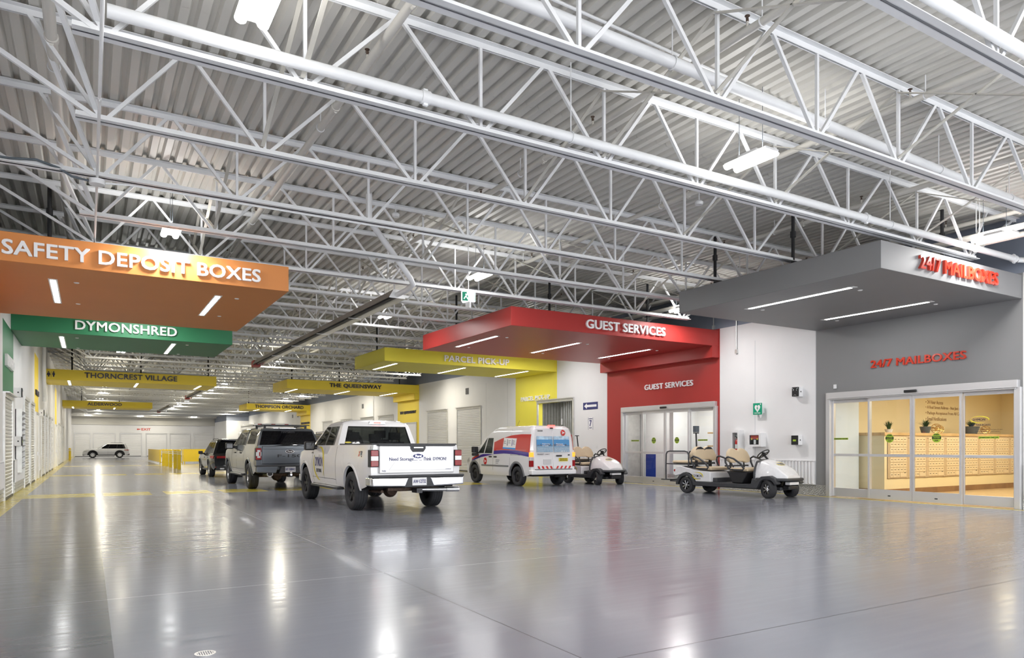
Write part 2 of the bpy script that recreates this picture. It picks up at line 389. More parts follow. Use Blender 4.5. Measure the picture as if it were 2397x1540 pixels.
# ---- walls: painted slabs cut round their openings
def wall_slab(mb, seg, plane):
    """seg: (along0, along1, z0, z1, material); plane: ('x', near face, far face)"""
    ax, a, b = plane
    for s0, s1, z0, z1, m in seg:
        if ax == 'x': mb.box(a, s0, z0, b, s1, z1, m)
        else: mb.box(s0, a, z0, s1, b, z1, m)
DM = (7.43, 11.92); DG = (15.9, 20.42); DP = (23.62, 26.2); DQ = (39.75, 42.3)
HD = 2.75
rw = MB(); UPZ = 5.02
wall_slab(rw, [
    (YB, 7.36, 0, UPZ, 0), (7.36, DM[0], 0, UPZ, 1), (DM[0], DM[1], HD, UPZ, 1), (DM[1], 12.34, 0, UPZ, 1), (12.34, 15.77, 0, UPZ, 0),
    (15.77, DG[0], 0, UPZ, 2), (DG[0], DG[1], HD, UPZ, 2), (DG[1], 21.4, 0, UPZ, 2), (21.4, DP[0], 0, UPZ, 0), (DP[0], 24.78, 3.2, UPZ, 0),
    (24.78, DP[1], 3.2, UPZ, 3), (DP[1], 28.16, 0, UPZ, 3), (28.16, 39.37, 0, UPZ, 0), (39.37, 42.79, 0, UPZ, 4), (42.79, 63.6, 0, UPZ, 0),
    (63.6, 67.1, 0, UPZ, 4), (67.1, 92, 0, UPZ, 0), (YB, 92, UPZ, ZD + .1, 5)], ('x', XR, XR + .2))
wall_slab(rw, [(14.4, XR, 0, 4.4, 0), (14.4, XR, 4.4, ZD + .1, 5)], ('y', 92, 92.2))
wall_slab(rw, [(92.2, YF, 0, 4.4, 0), (92.2, YF, 4.4, ZD + .1, 5)], ('x', 14.4, 14.6))
for z in (12.345, 14.4, 28.9, 31.0, 45, 52, 59): rw.box(XR - .002, z, 0, XR, z + .006, SOF, 5)
tag(rw.build('wall_right', [M['wall'], M['grey'], M['red'], M['lime'], M['yellow'], M['upper']]), 'long right wall with grey, red and yellow painted bays', 'wall', kind='structure')
lw = MB()
wall_slab(lw, [(YB, 14.66, 0, ZD + .1, 0), (14.66, 20.6, 0, 2.9, 0), (14.66, 20.6, 2.9, SOF, 1), (20.6, 21.2, 0, SOF, 0), (21.2, 24.05, 0, SOF, 2), (24.05, 33.0, 0, ZD + .1, 0), (33.0, 35.45, 0, 4.97, 3),
    (33.0, 35.45, 4.97, ZD + .1, 0), (14.66, 24.05, SOF, ZD + .1, 0), (35.45, 52.3, 0, ZD + .1, 0), (52.3, 55.0, 0, 4.97, 3), (52.3, 55, 4.97, ZD + .1, 0), (55, YF, 0, ZD + .1, 0)], ('x', XL - .2, XL))
tag(lw.build('wall_left', [M['wall'], M['orange'], M['green'], M['yellow']]), 'long left wall with orange, green and yellow painted bays', 'wall', kind='structure')
fw = MB(); wall_slab(fw, [(XL - .2, 14.6, 0, 4.1, 0), (XL - .2, 14.6, 4.1, ZD + .1, 1)], ('y', YF, YF + .2))
m = MB(); m.box(XL, YF - .12, 3.95, 14.4, YF, 4.1); m.box(XL, YF - 1.6, 4.9, 14.4, YF - 1.4, 5.3); tag(m.build('trim_21', M['deck']), 'pale beam and ledge above the far doors', 'beam', kind='structure')
tag(fw.build('wall_far', [M['wall'], M['deck']]), 'white far wall with a row of roll-up doors', 'wall', kind='structure')
bw = MB(); wall_slab(bw, [(XL - .2, -.9, 0, ZD + .1, 0), (-.9, 16.4, 5.8, ZD + .1, 0), (16.4, XR + .2, 0, ZD + .1, 0)], ('y', YB - .2, YB))  # wide opening added out of view so world light fills the hall
tag(bw.build('wall_back', M['wall']), 'white wall behind the viewpoint with an opening added to let fill light in', 'wall', kind='structure')

# ---- fluted roof deck
def deck():
    mb = MB(); p = .205; prof = []; x = XL - .2; n = int((XR + .4 - x) / p) + 1
    for k in range(n):
        o = x + k * p; prof += [(o, ZD), (o + .095, ZD), (o + .125, ZD + .065), (o + .175, ZD + .065)]
    prof.append((x + n * p, ZD))
    cut = [YB - .2, 2.2, 8.6, 15.8, 23.6, 31.4, 47, 62.6, 78, YF + .2]
    for a, b in zip(cut[:-1], cut[1:]): mb.grid([[(u, a, w) for u, w in prof], [(u, b - .004, w) for u, w in prof]], 0, False)
    mb.box(XL - .2, YB - .2, ZD + .07, XR + .3, YF + .2, ZD + .1, 0)
    return mb.build('ceiling', M['deck'], fixn=False)
tag(deck(), 'off-white fluted steel roof deck', 'ceiling', kind='structure')

# ---- wainscot and kick plates
def ribs(mb, ax, face, s0, s1, z0, z1, d, pitch=.105):
    """vertical-rib cladding standing out from a wall face by |d|"""
    n = max(1, int((s1 - s0) / pitch)); q = (s1 - s0) / n; prof = []
    for k in range(n):
        o = s0 + k * q; prof += [(o, .35), (o + .38 * q, .35), (o + .5 * q, 1), (o + .88 * q, 1)]
    prof.append((s1, .35))
    pt = (lambda s, h, z: (face + d * h, s, z)) if ax == 'x' else (lambda s, h, z: (s, face + d * h, z))
    mb.grid([[pt(s, h, z0) for s, h in prof], [pt(s, h, z1) for s, h in prof]], 0, False)
    for z in (z0, z1):
        a, b = (face, face + d) if ax == 'x' else (s0, s1); c, e = (s0, s1) if ax == 'x' else (face, face + d)
        mb.box(a, c, z - .012, b, e, z + .012)
RW = [(12.36, 15.74), (21.45, 23.5), (28.2, 31.3), (5.0, 7.3)]
LW = [(17.0, 21.0), (24.1, 27.4), (35.6, 36.6)]
n = 0
for a, b in RW:
    m = MB(); ribs(m, 'x', XR, a, b, .30, .93, -.05); n += 1
    tag(m.build('trim_%d' % n, M['wall']), 'white ribbed wainscot on the right wall', 'wainscot', kind='structure')
for a, b in LW:
    m = MB(); ribs(m, 'x', XL, a, b, .32, .95, .05); n += 1
    tag(m.build('trim_%d' % n, M['wall']), 'white ribbed wainscot on the left wall', 'wainscot', kind='structure')
m = MB()
for a, b in ((5.0, 7.36), (11.94, 12.34), (12.34, 15.77), (20.45, 23.55), (26.25, 31.4), (34.3, 35.3), (38.2, 39.6)): m.box(XR - .012, a, 0, XR, b, .29)
tag(m.build('baseboard_right', M['plate']), 'diamond tread kick plate along the right wall', 'baseboard', kind='structure')
m = MB()
for a, b in ((16.5, 21.1), (24.1, 27.5), (29.7, 30.3), (35.5, 36.6)):
    for k in range(6): m.box(XL, a, .02 + k * .047, XL + .02 + .012 * (k % 2), b, .06 + k * .047)
tag(m.build('baseboard_left', M['galv']), 'ribbed metal kick strip along the left wall', 'baseboard', kind='structure')

# ---- automatic sliding doors (right wall)
def sliding_door(n, y0, y1, label, stickers):
    r = thing('door_%d' % n, label, 'door', (XR, y0, 0), kind='structure'); L = y1 - y0; A = M['alu_white']
    h = MB(); h.box(-.14, -.02, 2.585, .12, L, HD); h.box(-.12, .02, 2.555, .02, L - .04, 2.585); h.build('header', A, r, bevel=.006)
    for a, b in ((-.06, .06), (L - .06, L + .06)): j = MB(); j.box(-.1, a, 0, .16, b, HD if a > 0 else 2.6); j.build('jamb', A, r, bevel=.006)
    s = MB(); s.box(-.185, L/2 - .15, 2.62, -.14, L/2 + .15, 2.685); s.build('motion_sensor', M['black'], r, bevel=.015)
    s = MB(); s.box(-.03, L + .04, 1.6, .01, L + .09, 1.72); s.build('key_switch', M['black'], r, bevel=.006)
    w = (L - .12) / 4
    for k in range(4):
        a = .06 + k * w; b = a + w; inner = k in (1, 2); x0, x1 = (-.085, -.04) if inner else (.0, .045); st = .05
        if k == 1: a -= .03; b -= .004
        if k == 2: a += .004; b += .03
        zt = 2.555
        f = MB(); f.box(x0, a, .02, x1, a + st, zt); f.box(x0, b - st, .02, x1, b, zt); f.box(x0 + .0015, a + st, zt - .085, x1 - .0015, b - st, zt)
        f.box(x0 + .0015, a + st, .02, x1 - .0015, b - st, .26 if inner else .24); f.box(x0 + .0015, a + st, 1.075, x1 - .0015, b - st, 1.14)
        if inner: f.box(x0 - .002, (a+b)/2 - .035, .1, x0, (a+b)/2 + .035, .125, 1)
        p = f.build('sliding_panel' if inner else 'fixed_panel', [A, M['black']], r, bevel=.004)
        for z0, z1 in ((.25, 1.075), (1.14, zt - .085)):
            g = MB(); xm = (x0 + x1) / 2; g.add([(xm, a + st, z0), (xm, b - st, z0), (xm, b - st, z1), (xm, a + st, z1)], [(0, 1, 2, 3)]); g.build('glass_pane', M['glass'], p, fixn=False)
        xs = (x0 + x1) / 2 - .003; c = (a + b) / 2 + stickers.get(k, 0); q = MB()
        if inner:
            q.prism(disc(28, .108, .108), lambda u, v, t: (xs - t, c + u, 1.53 + v), .002, 0); q.box(xs - .004, c - .1, 1.505, xs - .002, c + .1, 1.565, 1)
            for z, s_, w_ in ((1.59, 'AUTOMATIC', .12), (1.455, 'DOOR', .08)): text_on(q, s_, (xs - .0025, c + w_/2, z), (0, -1, 0), (0, 0, 1), w_, .028, .002, .01, 1)
            text_on(q, 'CAUTION', (xs - .0045, c + .075, 1.52), (0, -1, 0), (0, 0, 1), .15, .032, .002, .015, 0)
        else:
            q.box(xs - .002, c - .21, 1.505, xs, c + .21, 1.555)
            text_on(q, 'AUTOMATIC DOOR - STAND CLEAR', (xs - .0025, c + .19, 1.517), (0, -1, 0), (0, 0, 1), .38, .026, .002, .01, 1)
        q.build('sticker', [M['lime_sticker'], M['black']], p, fixn=False)
    return r
dm = sliding_door(1, *DM, 'four-panel glass sliding door to the warm mailbox room', {3: .3, 0: .0})
dg = sliding_door(2, *DG, 'four-panel glass sliding door in the red bay', {})
# lettering on the right-hand pane of the mailbox door
t = MB(); yo = DM[0]
def dt(s, y, z, w, h, mi=0, b=.012): text_on(t, s, (.015, y - yo, z), (0, -1, 0), (0, 0, 1), w, h, .002, b, mi)
dt('DYMON', 8.36, 1.905, .25, .05, 0, .03); dt('24/7 MAILBOXES', 8.42, 1.79, .42, .04)
for s_, z, w_ in (('• 24/7 Access', 1.735, .16), ('• A Real Street Address - Not Just a PO Box', 1.69, .56), ('• Package Acceptance From All Couriers', 1.65, .50), ('• Email Notifications', 1.61, .25)): dt(s_, 8.32, z, w_, .022, 0, .004)
for a0, a1 in ((-20, 150), (170, 300)):
    uv, fs = crescent(14, .1, a0, a1, .022, 2.0); solid(t, uv, fs, lambda u, v, d: (.015 - d, 8.22 - yo - u, 1.93 + v * .8), .002, 1)
t.build('glass_lettering', [M['ink'], M['line_yellow']], dm, fixn=False)

# ---- roll-up doors
def rollup(n, ax, face, s0, s1, h, label, sign=-1, plate=True, open_=False, parent=None, mt='alu_white', hood=True):
    """ax 'x': door lies in the wall at x=face and sign points out of that wall"""
    def P(s, d, z): return (face + sign * d, s, z) if ax == 'x' else (s, face + sign * d, z)
    def bx(mb, a, b, d0, d1, z0, z1, mi=0):
        p, q = P(a, d0, z0), P(b, d1, z1); mb.box(p[0], p[1], p[2], q[0], q[1], q[2], mi)
    r = thing('door_%d' % n, label, 'door', P((s0+s1)/2, 0, 0), kind='structure'); org = Vector(r.location)
    def done(mb, nm, mm, par=r, **k): mb.xf(Matrix.Translation(-org)); return mb.build(nm, mm, par, **k)
    f = MB(); w = .09
    bx(f, s0 - w, s0, 0, .05, 0, h); bx(f, s1, s1 + w, 0, .05, 0, h); bx(f, s0 - w, s1 + w, 0, .06, h, h + .1)
    done(f, 'door_frame', M['galv' if plate else 'alu'])
    if hood: f = MB(); bx(f, s0 - w, s1 + w, 0, .14, h + .1, h + .13); done(f, 'hood', M['alu'])
    if not open_:
        c = MB(); k = max(4, int(h / .09)); q = h / k; rows = []
        for i in range(k):
            z = i * q; rows += [(z, .012), (z + .2*q, .03), (z + .72*q, .03), (z + .92*q, .012)]
        rows.append((h, .012)); c.grid([[P(s0, d, z), P(s1, d, z)] for z, d in rows], 0, False); done(c, 'slat_curtain', M[mt], fixn=False)
        c = MB(); bx(c, s0, s1, .0, .05, 0, .06); done(c, 'bottom_bar', M['dark_metal'])
    return r
dn = 3
for a, b, lab in ((31.6, 34.15, 'corrugated roll-up door right of the pair behind the postal van'), (35.45, 38.0, 'corrugated roll-up door left of the pair behind the postal van')):
    rollup(dn, 'x', XR, a, b, 3.25, lab); dn += 1
rollup(dn, 'x', XR, *DP, 3.2, 'open doorway with galvanised frame beside the yellow parcel bay', open_=True); dn += 1
for a, b in ((43.6, 46.1), (47.3, 49.8), (52, 54.5), (57, 59.5)):
    rollup(dn, 'x', XR, a, b, 3.25, 'distant roll-up door on the right wall above the white pickup roof', mt='alu_white'); dn += 1
for a, b in ((21.3, 23.35),): rollup(dn, 'x', XL, a, b, 2.55, 'tread-plate framed door in the green bay', 1, mt='plate'); dn += 1
for a, b in ((27.6, 29.6), (30.4, 32.4)): rollup(dn, 'x', XL, a, b, 2.85, 'tread-plate framed door on the left wall past the green bay', 1, mt='plate', hood=False); dn += 1
for a in (37.2, 40.2, 43.2, 46.2, 56.5, 59.5, 62.5, 65.5): rollup(dn, 'x', XL, a, a + 2.2, 2.8, 'shiny framed roll-up door far along the left wall', 1, mt='wall', hood=False); dn += 1
for k, (a, b) in enumerate(((-1.45, .1), (.53, 2.75), (3.45, 5.7), (6.35, 8.57), (9.07, 11.32), (11.91, 14.1))):
    rollup(dn, 'y', YF, a, b, 2.8, ['leftmost', 'second from left', 'third from left', 'fourth from left', 'fifth from left', 'rightmost'][k] + ' of six white roll-up doors on the far wall', mt='wall', plate=False); dn += 1
# plain white lift and service doors
def leaf(n, y0, y1, h, label, face=XL, sg=1, double=True):
    r = thing('door_%d' % n, label, 'door', (face, y0, 0), kind='structure'); L = y1 - y0; f = MB()
    f.box(0, -.08, 0, sg * .05, 0, h + .08); f.box(0, L, 0, sg * .05, L + .08, h + .08); f.box(0, 0, h, sg * .05, L, h + .08); f.build('door_frame', M['alu'], r)
    for a, b in (((0, L/2 - .005), (L/2 + .005, L)) if double else ((0, L),)):
        d = MB(); d.box(0, a, .02, sg * .03, b, h); p = d.build('door_leaf', M['wall'], r, bevel=.003)
        k = MB(); k.box(sg * .03, (b if a == 0 else a) - .05, .95, sg * .06, (b if a == 0 else a) + .05, 1.1); k.build('door_handle', M['alu'], p)
leaf(dn, 33.3, 35.2, 2.6, 'white double door in the yellow bay on the left'); dn += 1
leaf(dn, 52.5, 54.6, 2.6, 'white double door in the far yellow bay on the left'); dn += 1
leaf(dn, DQ[0], DQ[1], 2.7, 'pale double door in the yellow bay right of the white pickup', XR, -1); dn += 1

# ---- mailbox room behind door_1
MX1, MY0, MY1 = 27.0, 4.6, 12.36
m = MB(); m.box(XR + .0, MY0, -.02, MX1, MY1, .001); tag(m.build('floor_mailbox_room', M['oak_floor']), 'oak plank floor of the mailbox room', 'floor', kind='structure')
m = MB(); m.box(XR + .2, MY1, 0, MX1, MY1 + .1, 3.4); m.box(MX1, MY0, 0, MX1 + .1, MY1, 3.4); m.box(XR + .2, MY0 - .1, 0, MX1, MY0, 3.4)
o = m.build('wall_mailbox_room', M['warm_wall']); tag(o, 'cream wall of the mailbox room', 'wall', kind='structure')
t = MB()
for s_, z, w_ in (('• 24 Hour Access', 2.655, .98), ('• A Real Street Address - Not Just a P', 2.475, 2.07), ('• Package Acceptance From All Cou', 2.30, 2.05), ('• Email Notifications', 2.135, 1.18)):
    text_on(t, s_, (22.36, MY1 - .001, z), (1, 0, 0), (0, 0, 1), w_, .125 if 'P' in s_ or 'A ' in s_ else .115, .004, .0)
tag(t.build('wall_lettering', M['walnut'], fixn=False), 'brown bulleted lettering on the cream mailbox room wall', 'lettering')
m = MB(); m.box(XR + .22, 12.02, 0, 18.42, 12.34, 3.25); tag(m.build('trim_20', mat('white_partition_hall_light_tint', (.70, .80, .95), .5)), 'white partition, tinted blue for the hall light, at the left end of the mailbox room', 'partition', kind='structure')  # blue tint puts the cool hall light into a white partition's colour
m = MB(); m.box(XR + .2, MY0, 3.3, MX1, MY1, 3.4); tag(m.build('ceiling_mailbox_room', M['wall']), 'white ceiling of the mailbox room', 'ceiling', kind='structure')
m = MB(); m.box(18.53, 11.345, 0, 26.95, 11.36, .16); m.box(18.535, 11.36, 0, 18.55, MY1, .16); m.box(18.42, MY1 - .015, 0, 18.53, MY1, .16)
tag(m.build('baseboard_mailbox_room', M['walnut']), 'walnut skirting round the mailbox counter', 'baseboard', kind='structure')
cab = thing('counter', 'cream counter with oak top holding the mailbox cabinets', 'counter', (18.55, 11.36, 0))
m = MB(); m.box(0, 0, 0, 8.4, .98, .44); m.box(0, 0, .44, .12, .98, 1.63); m.box(.12, .35, .44, 8.4, .98, 1.63); m.build('base', M['warm_wall'], cab)
m = MB(); m.box(-.05, -.04, 1.63, 8.4, .98, 1.71); m.build('counter_top', M['oak'], cab, bevel=.005)
def mailbox_unit():
    r = thing('mailbox_cabinet', 'beige cabinet of small locked mailboxes, leftmost in the counter', 'mailbox', (18.68, 11.36, .45), group='mailbox cabinets in the counter')
    m = MB(); m.box(0, -.02, 0, .93, .33, 1.17); m.box(.0, -.03, 0, .07, -.02, 1.17); m.box(.86, -.03, 0, .93, -.02, 1.17); m.box(.02, -.034, 1.1, .05, -.03, 1.12, 1); m.build('case', [M['beige_metal'], M['black']], r, bevel=.003)
    for j in range(8):
        z = .03 + j * .139; m = MB()
        for i in range(5):
            if j == 0 and i > 2: continue
            x = .085 + i * .155; m.box(x, -.034, z + .004, x + .148, -.02, z + .13)
            m.box(x + .055, -.036, z + .06, x + .095, -.034, z + .08, 1); m.box(x + .115, -.037, z + .06, x + .13, -.034, z + .08, 2)
        m.build('box_door_row', [M['cream'], M['black'], M['chrome']], r)
    m = MB(); m.box(.56, -.034, .034, .855, -.02, .16); m.box(.75, -.037, .14, .82, -.034, .155, 1); m.build('parcel_door', [M['cream'], M['black']], r)
    return r
mb0 = mailbox_unit()
names = ['second', 'third', 'fourth', 'fifth', 'sixth', 'seventh', 'eighth']
for k in range(7): dup(mb0, (18.68 + .945 * (k + 1), 11.36, .45), 0, names[k] + ' beige mailbox cabinet from the left in the counter')
# plants and wire spheres on the counter
def plant(x, y, z, h, w, nl, label, pot='slate', pr=.12, ph=.2, flare=1.2):
    r = thing('potted_plant', label, 'plant', (x, y, z)); m = MB()
    m.lathe([(0, 0), (pr * .8, 0), (pr * flare, ph), (pr * flare * .9, ph), (pr * .85, ph * .9), (0, ph * .9)], n=20); m.build('pot', M[pot], r)
    m = MB(); rnd = random.Random(int(x * 100))
    for i in range(nl):
        a = rnd.uniform(0, 2*PI); L = h * rnd.uniform(.7, 1.1); sp = rnd.uniform(.15, 1) * w; d = Vector((math.cos(a), math.sin(a), 0)); s_ = Vector((-d.y, d.x, 0)); pts = []
        for t_ in (0, .35, .7, 1.):
            c = d * (.03 + sp * t_ ** 1.6) + Vector((0, 0, ph * .9 + L * (t_ - .35 * t_ * t_ * sp / w))); q = .016 * (1 - t_) + .001; pts.append((c - s_ * q, c + s_ * q))
        m.grid(pts, 0, True)
    m.build('leaves', M['leaf'], r, fixn=False); return r
plant(19.25, 11.66, 1.71, .27, .14, 70, 'small grassy plant in a white pot on the mailbox counter', 'white_letter', .09, .1)
plant(21.15, 11.7, 1.71, .26, .32, 60, 'spiky plant in a slate pot left of the wire spheres on the counter', 'slate', .13, .2)
plant(23.7, 11.7, 1.71, .26, .3, 60, 'spiky plant in a slate pot at the right end of the counter', 'slate', .2, .24)
def wire_ball(x, y, z, r_, label):
    m = MB()
    for k in range(7):
        rot = Matrix.Rotation(k * .9, 3, 'Z') @ Matrix.Rotation(k * .65 + .3, 3, 'X')
        m.path([Vector((0, 0, r_)) + rot @ Vector((r_ * math.cos(a * PI / 9), r_ * math.sin(a * PI / 9), 0)) for a in range(18)], .006, 5, closed=True)
    o = m.build('wire_sphere', M['gold']); o.location = (x, y, z); tag(o, label, 'ornament', 'gold wire spheres')
wire_ball(21.45, 11.55, 1.716, .14, 'gold wire sphere beside the slate pot on the counter'); wire_ball(21.75, 11.62, 1.716, .12, 'smaller gold wire sphere right of the other on the counter')
wire_ball(24.15, 11.5, 1.716, .13, 'gold wire sphere in front of the rightmost plant')
for i in range(3):
    L_ = bpy.data.lights.new('mailbox_room_light', 'AREA'); L_.shape = 'RECTANGLE'; L_.size = 1.2; L_.size_y = 1.2; L_.energy = 72; L_.color = (1, .89, .66)
    lo = bpy.data.objects.new('mailbox_room_light', L_); COL.objects.link(lo); lo.location = (18.8 + 2.7 * i, 9.2, 3.22)
    m = MB(); m.box(-.6, -.6, 0, .6, .6, .05); o = m.build('ceiling_panel', mat('warm_panel', (1, .9, .7), .5, emit=2.5, ecol=(1, .82, .55)), None); o.location = (18.8 + 2.7 * i, 9.2, 3.25)
    tag(o, 'warm square ceiling light panel in the mailbox room', 'lamp', 'mailbox room ceiling panels')

# ---- guest room behind door_2
m = MB(); m.box(XR, 13.5, -.02, 22, 23, .001); tag(m.build('floor_guest_room', M['floor']), 'grey floor of the white room behind the red bay', 'floor', kind='structure')
m = MB(); m.box(19.6, 13.5, 0, 19.7, 23, 3.2); m.box(XR + .2, 23, 0, 22, 23.1, 3.2); m.box(XR + .2, 13.4, 0, 19.6, 13.5, 3.2); m.box(18.4, 19.3, 0, 19.6, 19.5, 3.2)
tag(m.build('wall_guest_room', M['wall']), 'white walls of the room behind the red bay', 'wall', kind='structure')
m = MB(); m.box(18.385, 19.2, 0, 18.4, 19.6, .3); m.box(19.585, 13.5, 0, 19.6, 19.3, .3); m.box(18.4, 19.28, 0, 19.6, 19.295, .3)
tag(m.build('baseboard_guest_room', M['plate']), 'tread-plate skirting in the white room', 'baseboard', kind='structure')
m = MB(); m.box(XR + .2, 13.5, 3.1, 19.6, 23, 3.2); tag(m.build('ceiling_guest_room', M['wall']), 'white ceiling of the room behind the red bay', 'ceiling', kind='structure')
for y in (15.6, 18.1, 21):
    L_ = bpy.data.lights.new('guest_room_light', 'AREA'); L_.size = 1.0; L_.energy = 38; L_.color = (1, .97, .9)
    lo = bpy.data.objects.new('guest_room_light', L_); COL.objects.link(lo); lo.location = (18.3, y, 3.0)
m = MB(); m.box(-.012, -.35, 0, 0, .35, .84); o = m.build('blue_panel', M['blue']); o.location = (17.55, 19.65, .2); tag(o, 'blue board standing behind the glass door of the red bay', 'board')
m = MB(); m.box(-.015, -.33, .0, .015, .33, .012); m.box(-.05, -.33, -.2, .05, -.3, 0); m.box(-.05, .3, -.2, .05, .33, 0); m.xf(Matrix.Translation((0, 0, .2))); o2 = m.build('board_stand', M['alu'], o); o2.location = (0, 0, -.2)
sh = thing('shelf_unit', 'oak shelf unit with merchandise behind the right pane of the red bay door', 'shelf', (18.9, 16.0, 0))
m = MB()
for z in (.9, 1.36, 1.82): m.box(-.22, -.2, z - .05, .25, 1.9, z)
m.build('shelf_boards', M['oak'], sh, bevel=.004)
m = MB()
for y in (-.2, .85, 1.88): m.box(.26, y, 0, .30, y + .04, 1.9)
m.build('uprights', M['dark_metal'], sh)
for k, (y, z, r_) in enumerate(((.15, 1.36, .17), (.62, 1.36, .18), (1.1, 1.36, .17), (1.55, 1.36, .16), (.2, .9, .17), (.75, .9, .17), (1.3, .9, .18))):
    m = MB(); m.lathe([(0, 0), (r_ * .8, .01), (r_, r_ * .5), (r_ * .95, r_), (r_ * .6, r_ * 1.6), (0, r_ * 1.75)], n=16); o = m.build('wrapped_bundle', M['clearlens' if k % 2 else 'slate']); o.location = (18.86, 16.0 + y, z)
    tag(o, 'wrapped grey-blue bundle on the %s oak shelf' % ('middle' if z > 1 else 'lower'), 'packaging', 'wrapped bundles on the oak shelves')
m = MB(); m.lathe([(0, 0), (.2, 0), (.22, .35), (.2, .42), (0, .42)], n=20); o = m.build('white_canister', M['white_letter']); o.location = (18.88, 17.2, 1.82); tag(o, 'tall white canister on top of the oak shelf', 'canister')
plant(18.82, 16.35, 1.82, .42, .25, 40, 'green yucca in a white pot on top of the oak shelf', 'white_letter', .11, .25, 1.0)
m = MB()

# ---- parcel store behind the open doorway
m = MB(); ribs(m, 'x', 19.5, 22.5, 28, 0, 3.6, -.06, .16); ribs(m, 'y', 27.9, XR + .2, 19.5, 0, 3.6, -.06, .16); m.box(XR + .2, 22.4, 0, 19.5, 22.5, 3.6); m.box(XR + .2, 22.4, 3.55, 19.5, 28, 3.65)
tag(m.build('wall_parcel_store', M['galv']), 'ribbed grey metal walls of the parcel store', 'wall', kind='structure')
m = MB(); m.box(XR, 22.4, -.02, 19.6, 28, .001); tag(m.build('floor_parcel_store', M['floor']), 'grey floor of the parcel store', 'floor', kind='structure')
rk = thing('storage_rack', 'black steel rack with parcels inside the open doorway', 'rack', (18.6, 23.2, 0))
m = MB()
for y in (0, 1.35):
    for x in (0, .6): m.box(x, y, 0, x + .05, y + .05, 2.6)
m.build('posts', M['black'], rk)
for z in (.55, 1.15, 1.75, 2.35): m = MB(); m.box(0, 0, z - .05, .65, 1.4, z); m.build('rack_shelf', M['black'], rk)
for y, z, h, lab in ((23.5, 1.75, .42, 'brown cardboard parcel on the upper rack shelf'), (24.0, 1.15, .34, 'brown cardboard parcel on the rack shelf behind the van'), (23.45, 1.15, .28, 'flat cardboard parcel beside the other on the rack')):
    m = MB(); m.box(-.24, -.22, 0, .24, .22, h); m.box(-.245, -.1, h * .3, -.24, .05, h * .8, 1); m.box(-.03, -.225, 0, .03, .225, h + .003, 2); o = m.build('cardboard_box', [M['card'], M['white_letter'], M['cream']]); o.location = (18.92, y, z); tag(o, lab, 'box', 'parcels in the rack')
m = MB(); m.tube((0, 0, 0), (0, 0, -.25), .03, 10); m.tube((0, 0, 0), (0, 0, .5), .008, 6); o = m.build('pull_cord', M['white_letter']); o.location = (17.4, 25.0, 2.5); tag(o, 'white pull cord hanging in the open parcel doorway', 'cord')
L_ = bpy.data.lights.new('parcel_store_light', 'AREA'); L_.size = .8; L_.energy = 40
lo = bpy.data.objects.new('parcel_store_light', L_); COL.objects.link(lo); lo.location = (18.2, 25, 3.4)
# ================================================================ canopies
def canopy(name, label, x0, x1, y0, y1, m, side, leds, text, tb, mt, hang=(), spots=True, drop=None, lamp=True):
    """hung fascia box; leds: x of each strip (running along y); text: (string, x left, x right, z0, z1)"""
    r = thing('canopy', label, 'canopy', (x0, y0, 0), group='coloured canopies')
    b = MB(); b.box(0, 0, SOF, x1 - x0, y1 - y0, TOP); b.mi[-5] = 1; b.build('fascia_box', [m, M['plastic_grey']], r, bevel=.008, seg=1)
    if drop: d = MB(); d.box((x1 - x0) - .3 if side > 0 else 0, 0, SOF - .36, (x1 - x0) if side > 0 else .3, y1 - y0, SOF); d.build('bulkhead', m, r)
    s, a, c, z0, z1 = text; letters_on(r, 'raised_letter', s, (a - x0, 0, z0), (1, 0, 0), (0, 0, 1), c - a, z1 - z0, .05, tb, mt)
    for lx, ya, yb in leds:
        q = MB(); q.box(lx - x0 - .075, ya - y0, SOF - .004, lx - x0 + .075, yb - y0, SOF + .01, 0); p = q.build('light_trim', M['lampbody'], r)
        q = MB(); q.box(lx - x0 - .045, ya - y0 + .1, SOF - .008, lx - x0 + .045, yb - y0 - .1, SOF - .002); q.build('led_strip', M['led'], p)
        if lamp:
            L = bpy.data.lights.new('led_strip_light', 'AREA'); L.shape = 'RECTANGLE'; L.size = .1; L.size_y = yb - ya - .2; L.energy = STRIP_W
            lo = bpy.data.objects.new('led_strip_light', L); COL.objects.link(lo); lo.location = (lx, (ya + yb) / 2, SOF - .015)
    if spots:
        for lx, ya, yb in leds:
            for y in (ya + .15, yb - .15): q = MB(); q.lathe([(0, -.012), (.035, -.012), (.05, 0)], (lx - x0 + .38, y - y0, SOF), n=14); q.build('ceiling_button', M['lampbody'], r)
    for hx, hy in hang:
        q = MB(); q.tube((hx - x0, hy - y0, TOP), (hx - x0, hy - y0, ZD), .035, 8); q.tube((hx - x0, hy - y0, 5.6), (hx - x0, hy - y0, 5.72), .055, 8); q.build('hanger_rod', M['black'], r)
    return r
GR = canopy('canopy', 'dark grey canopy with red 24/7 MAILBOXES lettering', 11.95, XR, 7.38, 12.35, M['grey'], 1, [(12.92, 8.5, 11.2), (15.66, 8.5, 11.2)],
       ('24/7 MAILBOXES', 13.11, 15.91, 4.61, 4.87), .03, M['red_letter'], [(12.35, 9.5), (12.35, 11.6), (15.075, 8.0)])
canopy('canopy', 'red canopy with white GUEST SERVICES lettering', 9.4, XR, 15.8, 21.45, M['red'], 1, [(9.98, 17.5, 20.2), (12.79, 17.4, 20.2), (15.63, 17.4, 20.2)],
       ('GUEST SERVICES', 11.8, 14.7, 4.6, 4.85), .03, M['white_letter'], [(10.2, 20.6), (11.4, 17.0), (14.4, 16.2)], drop=1)
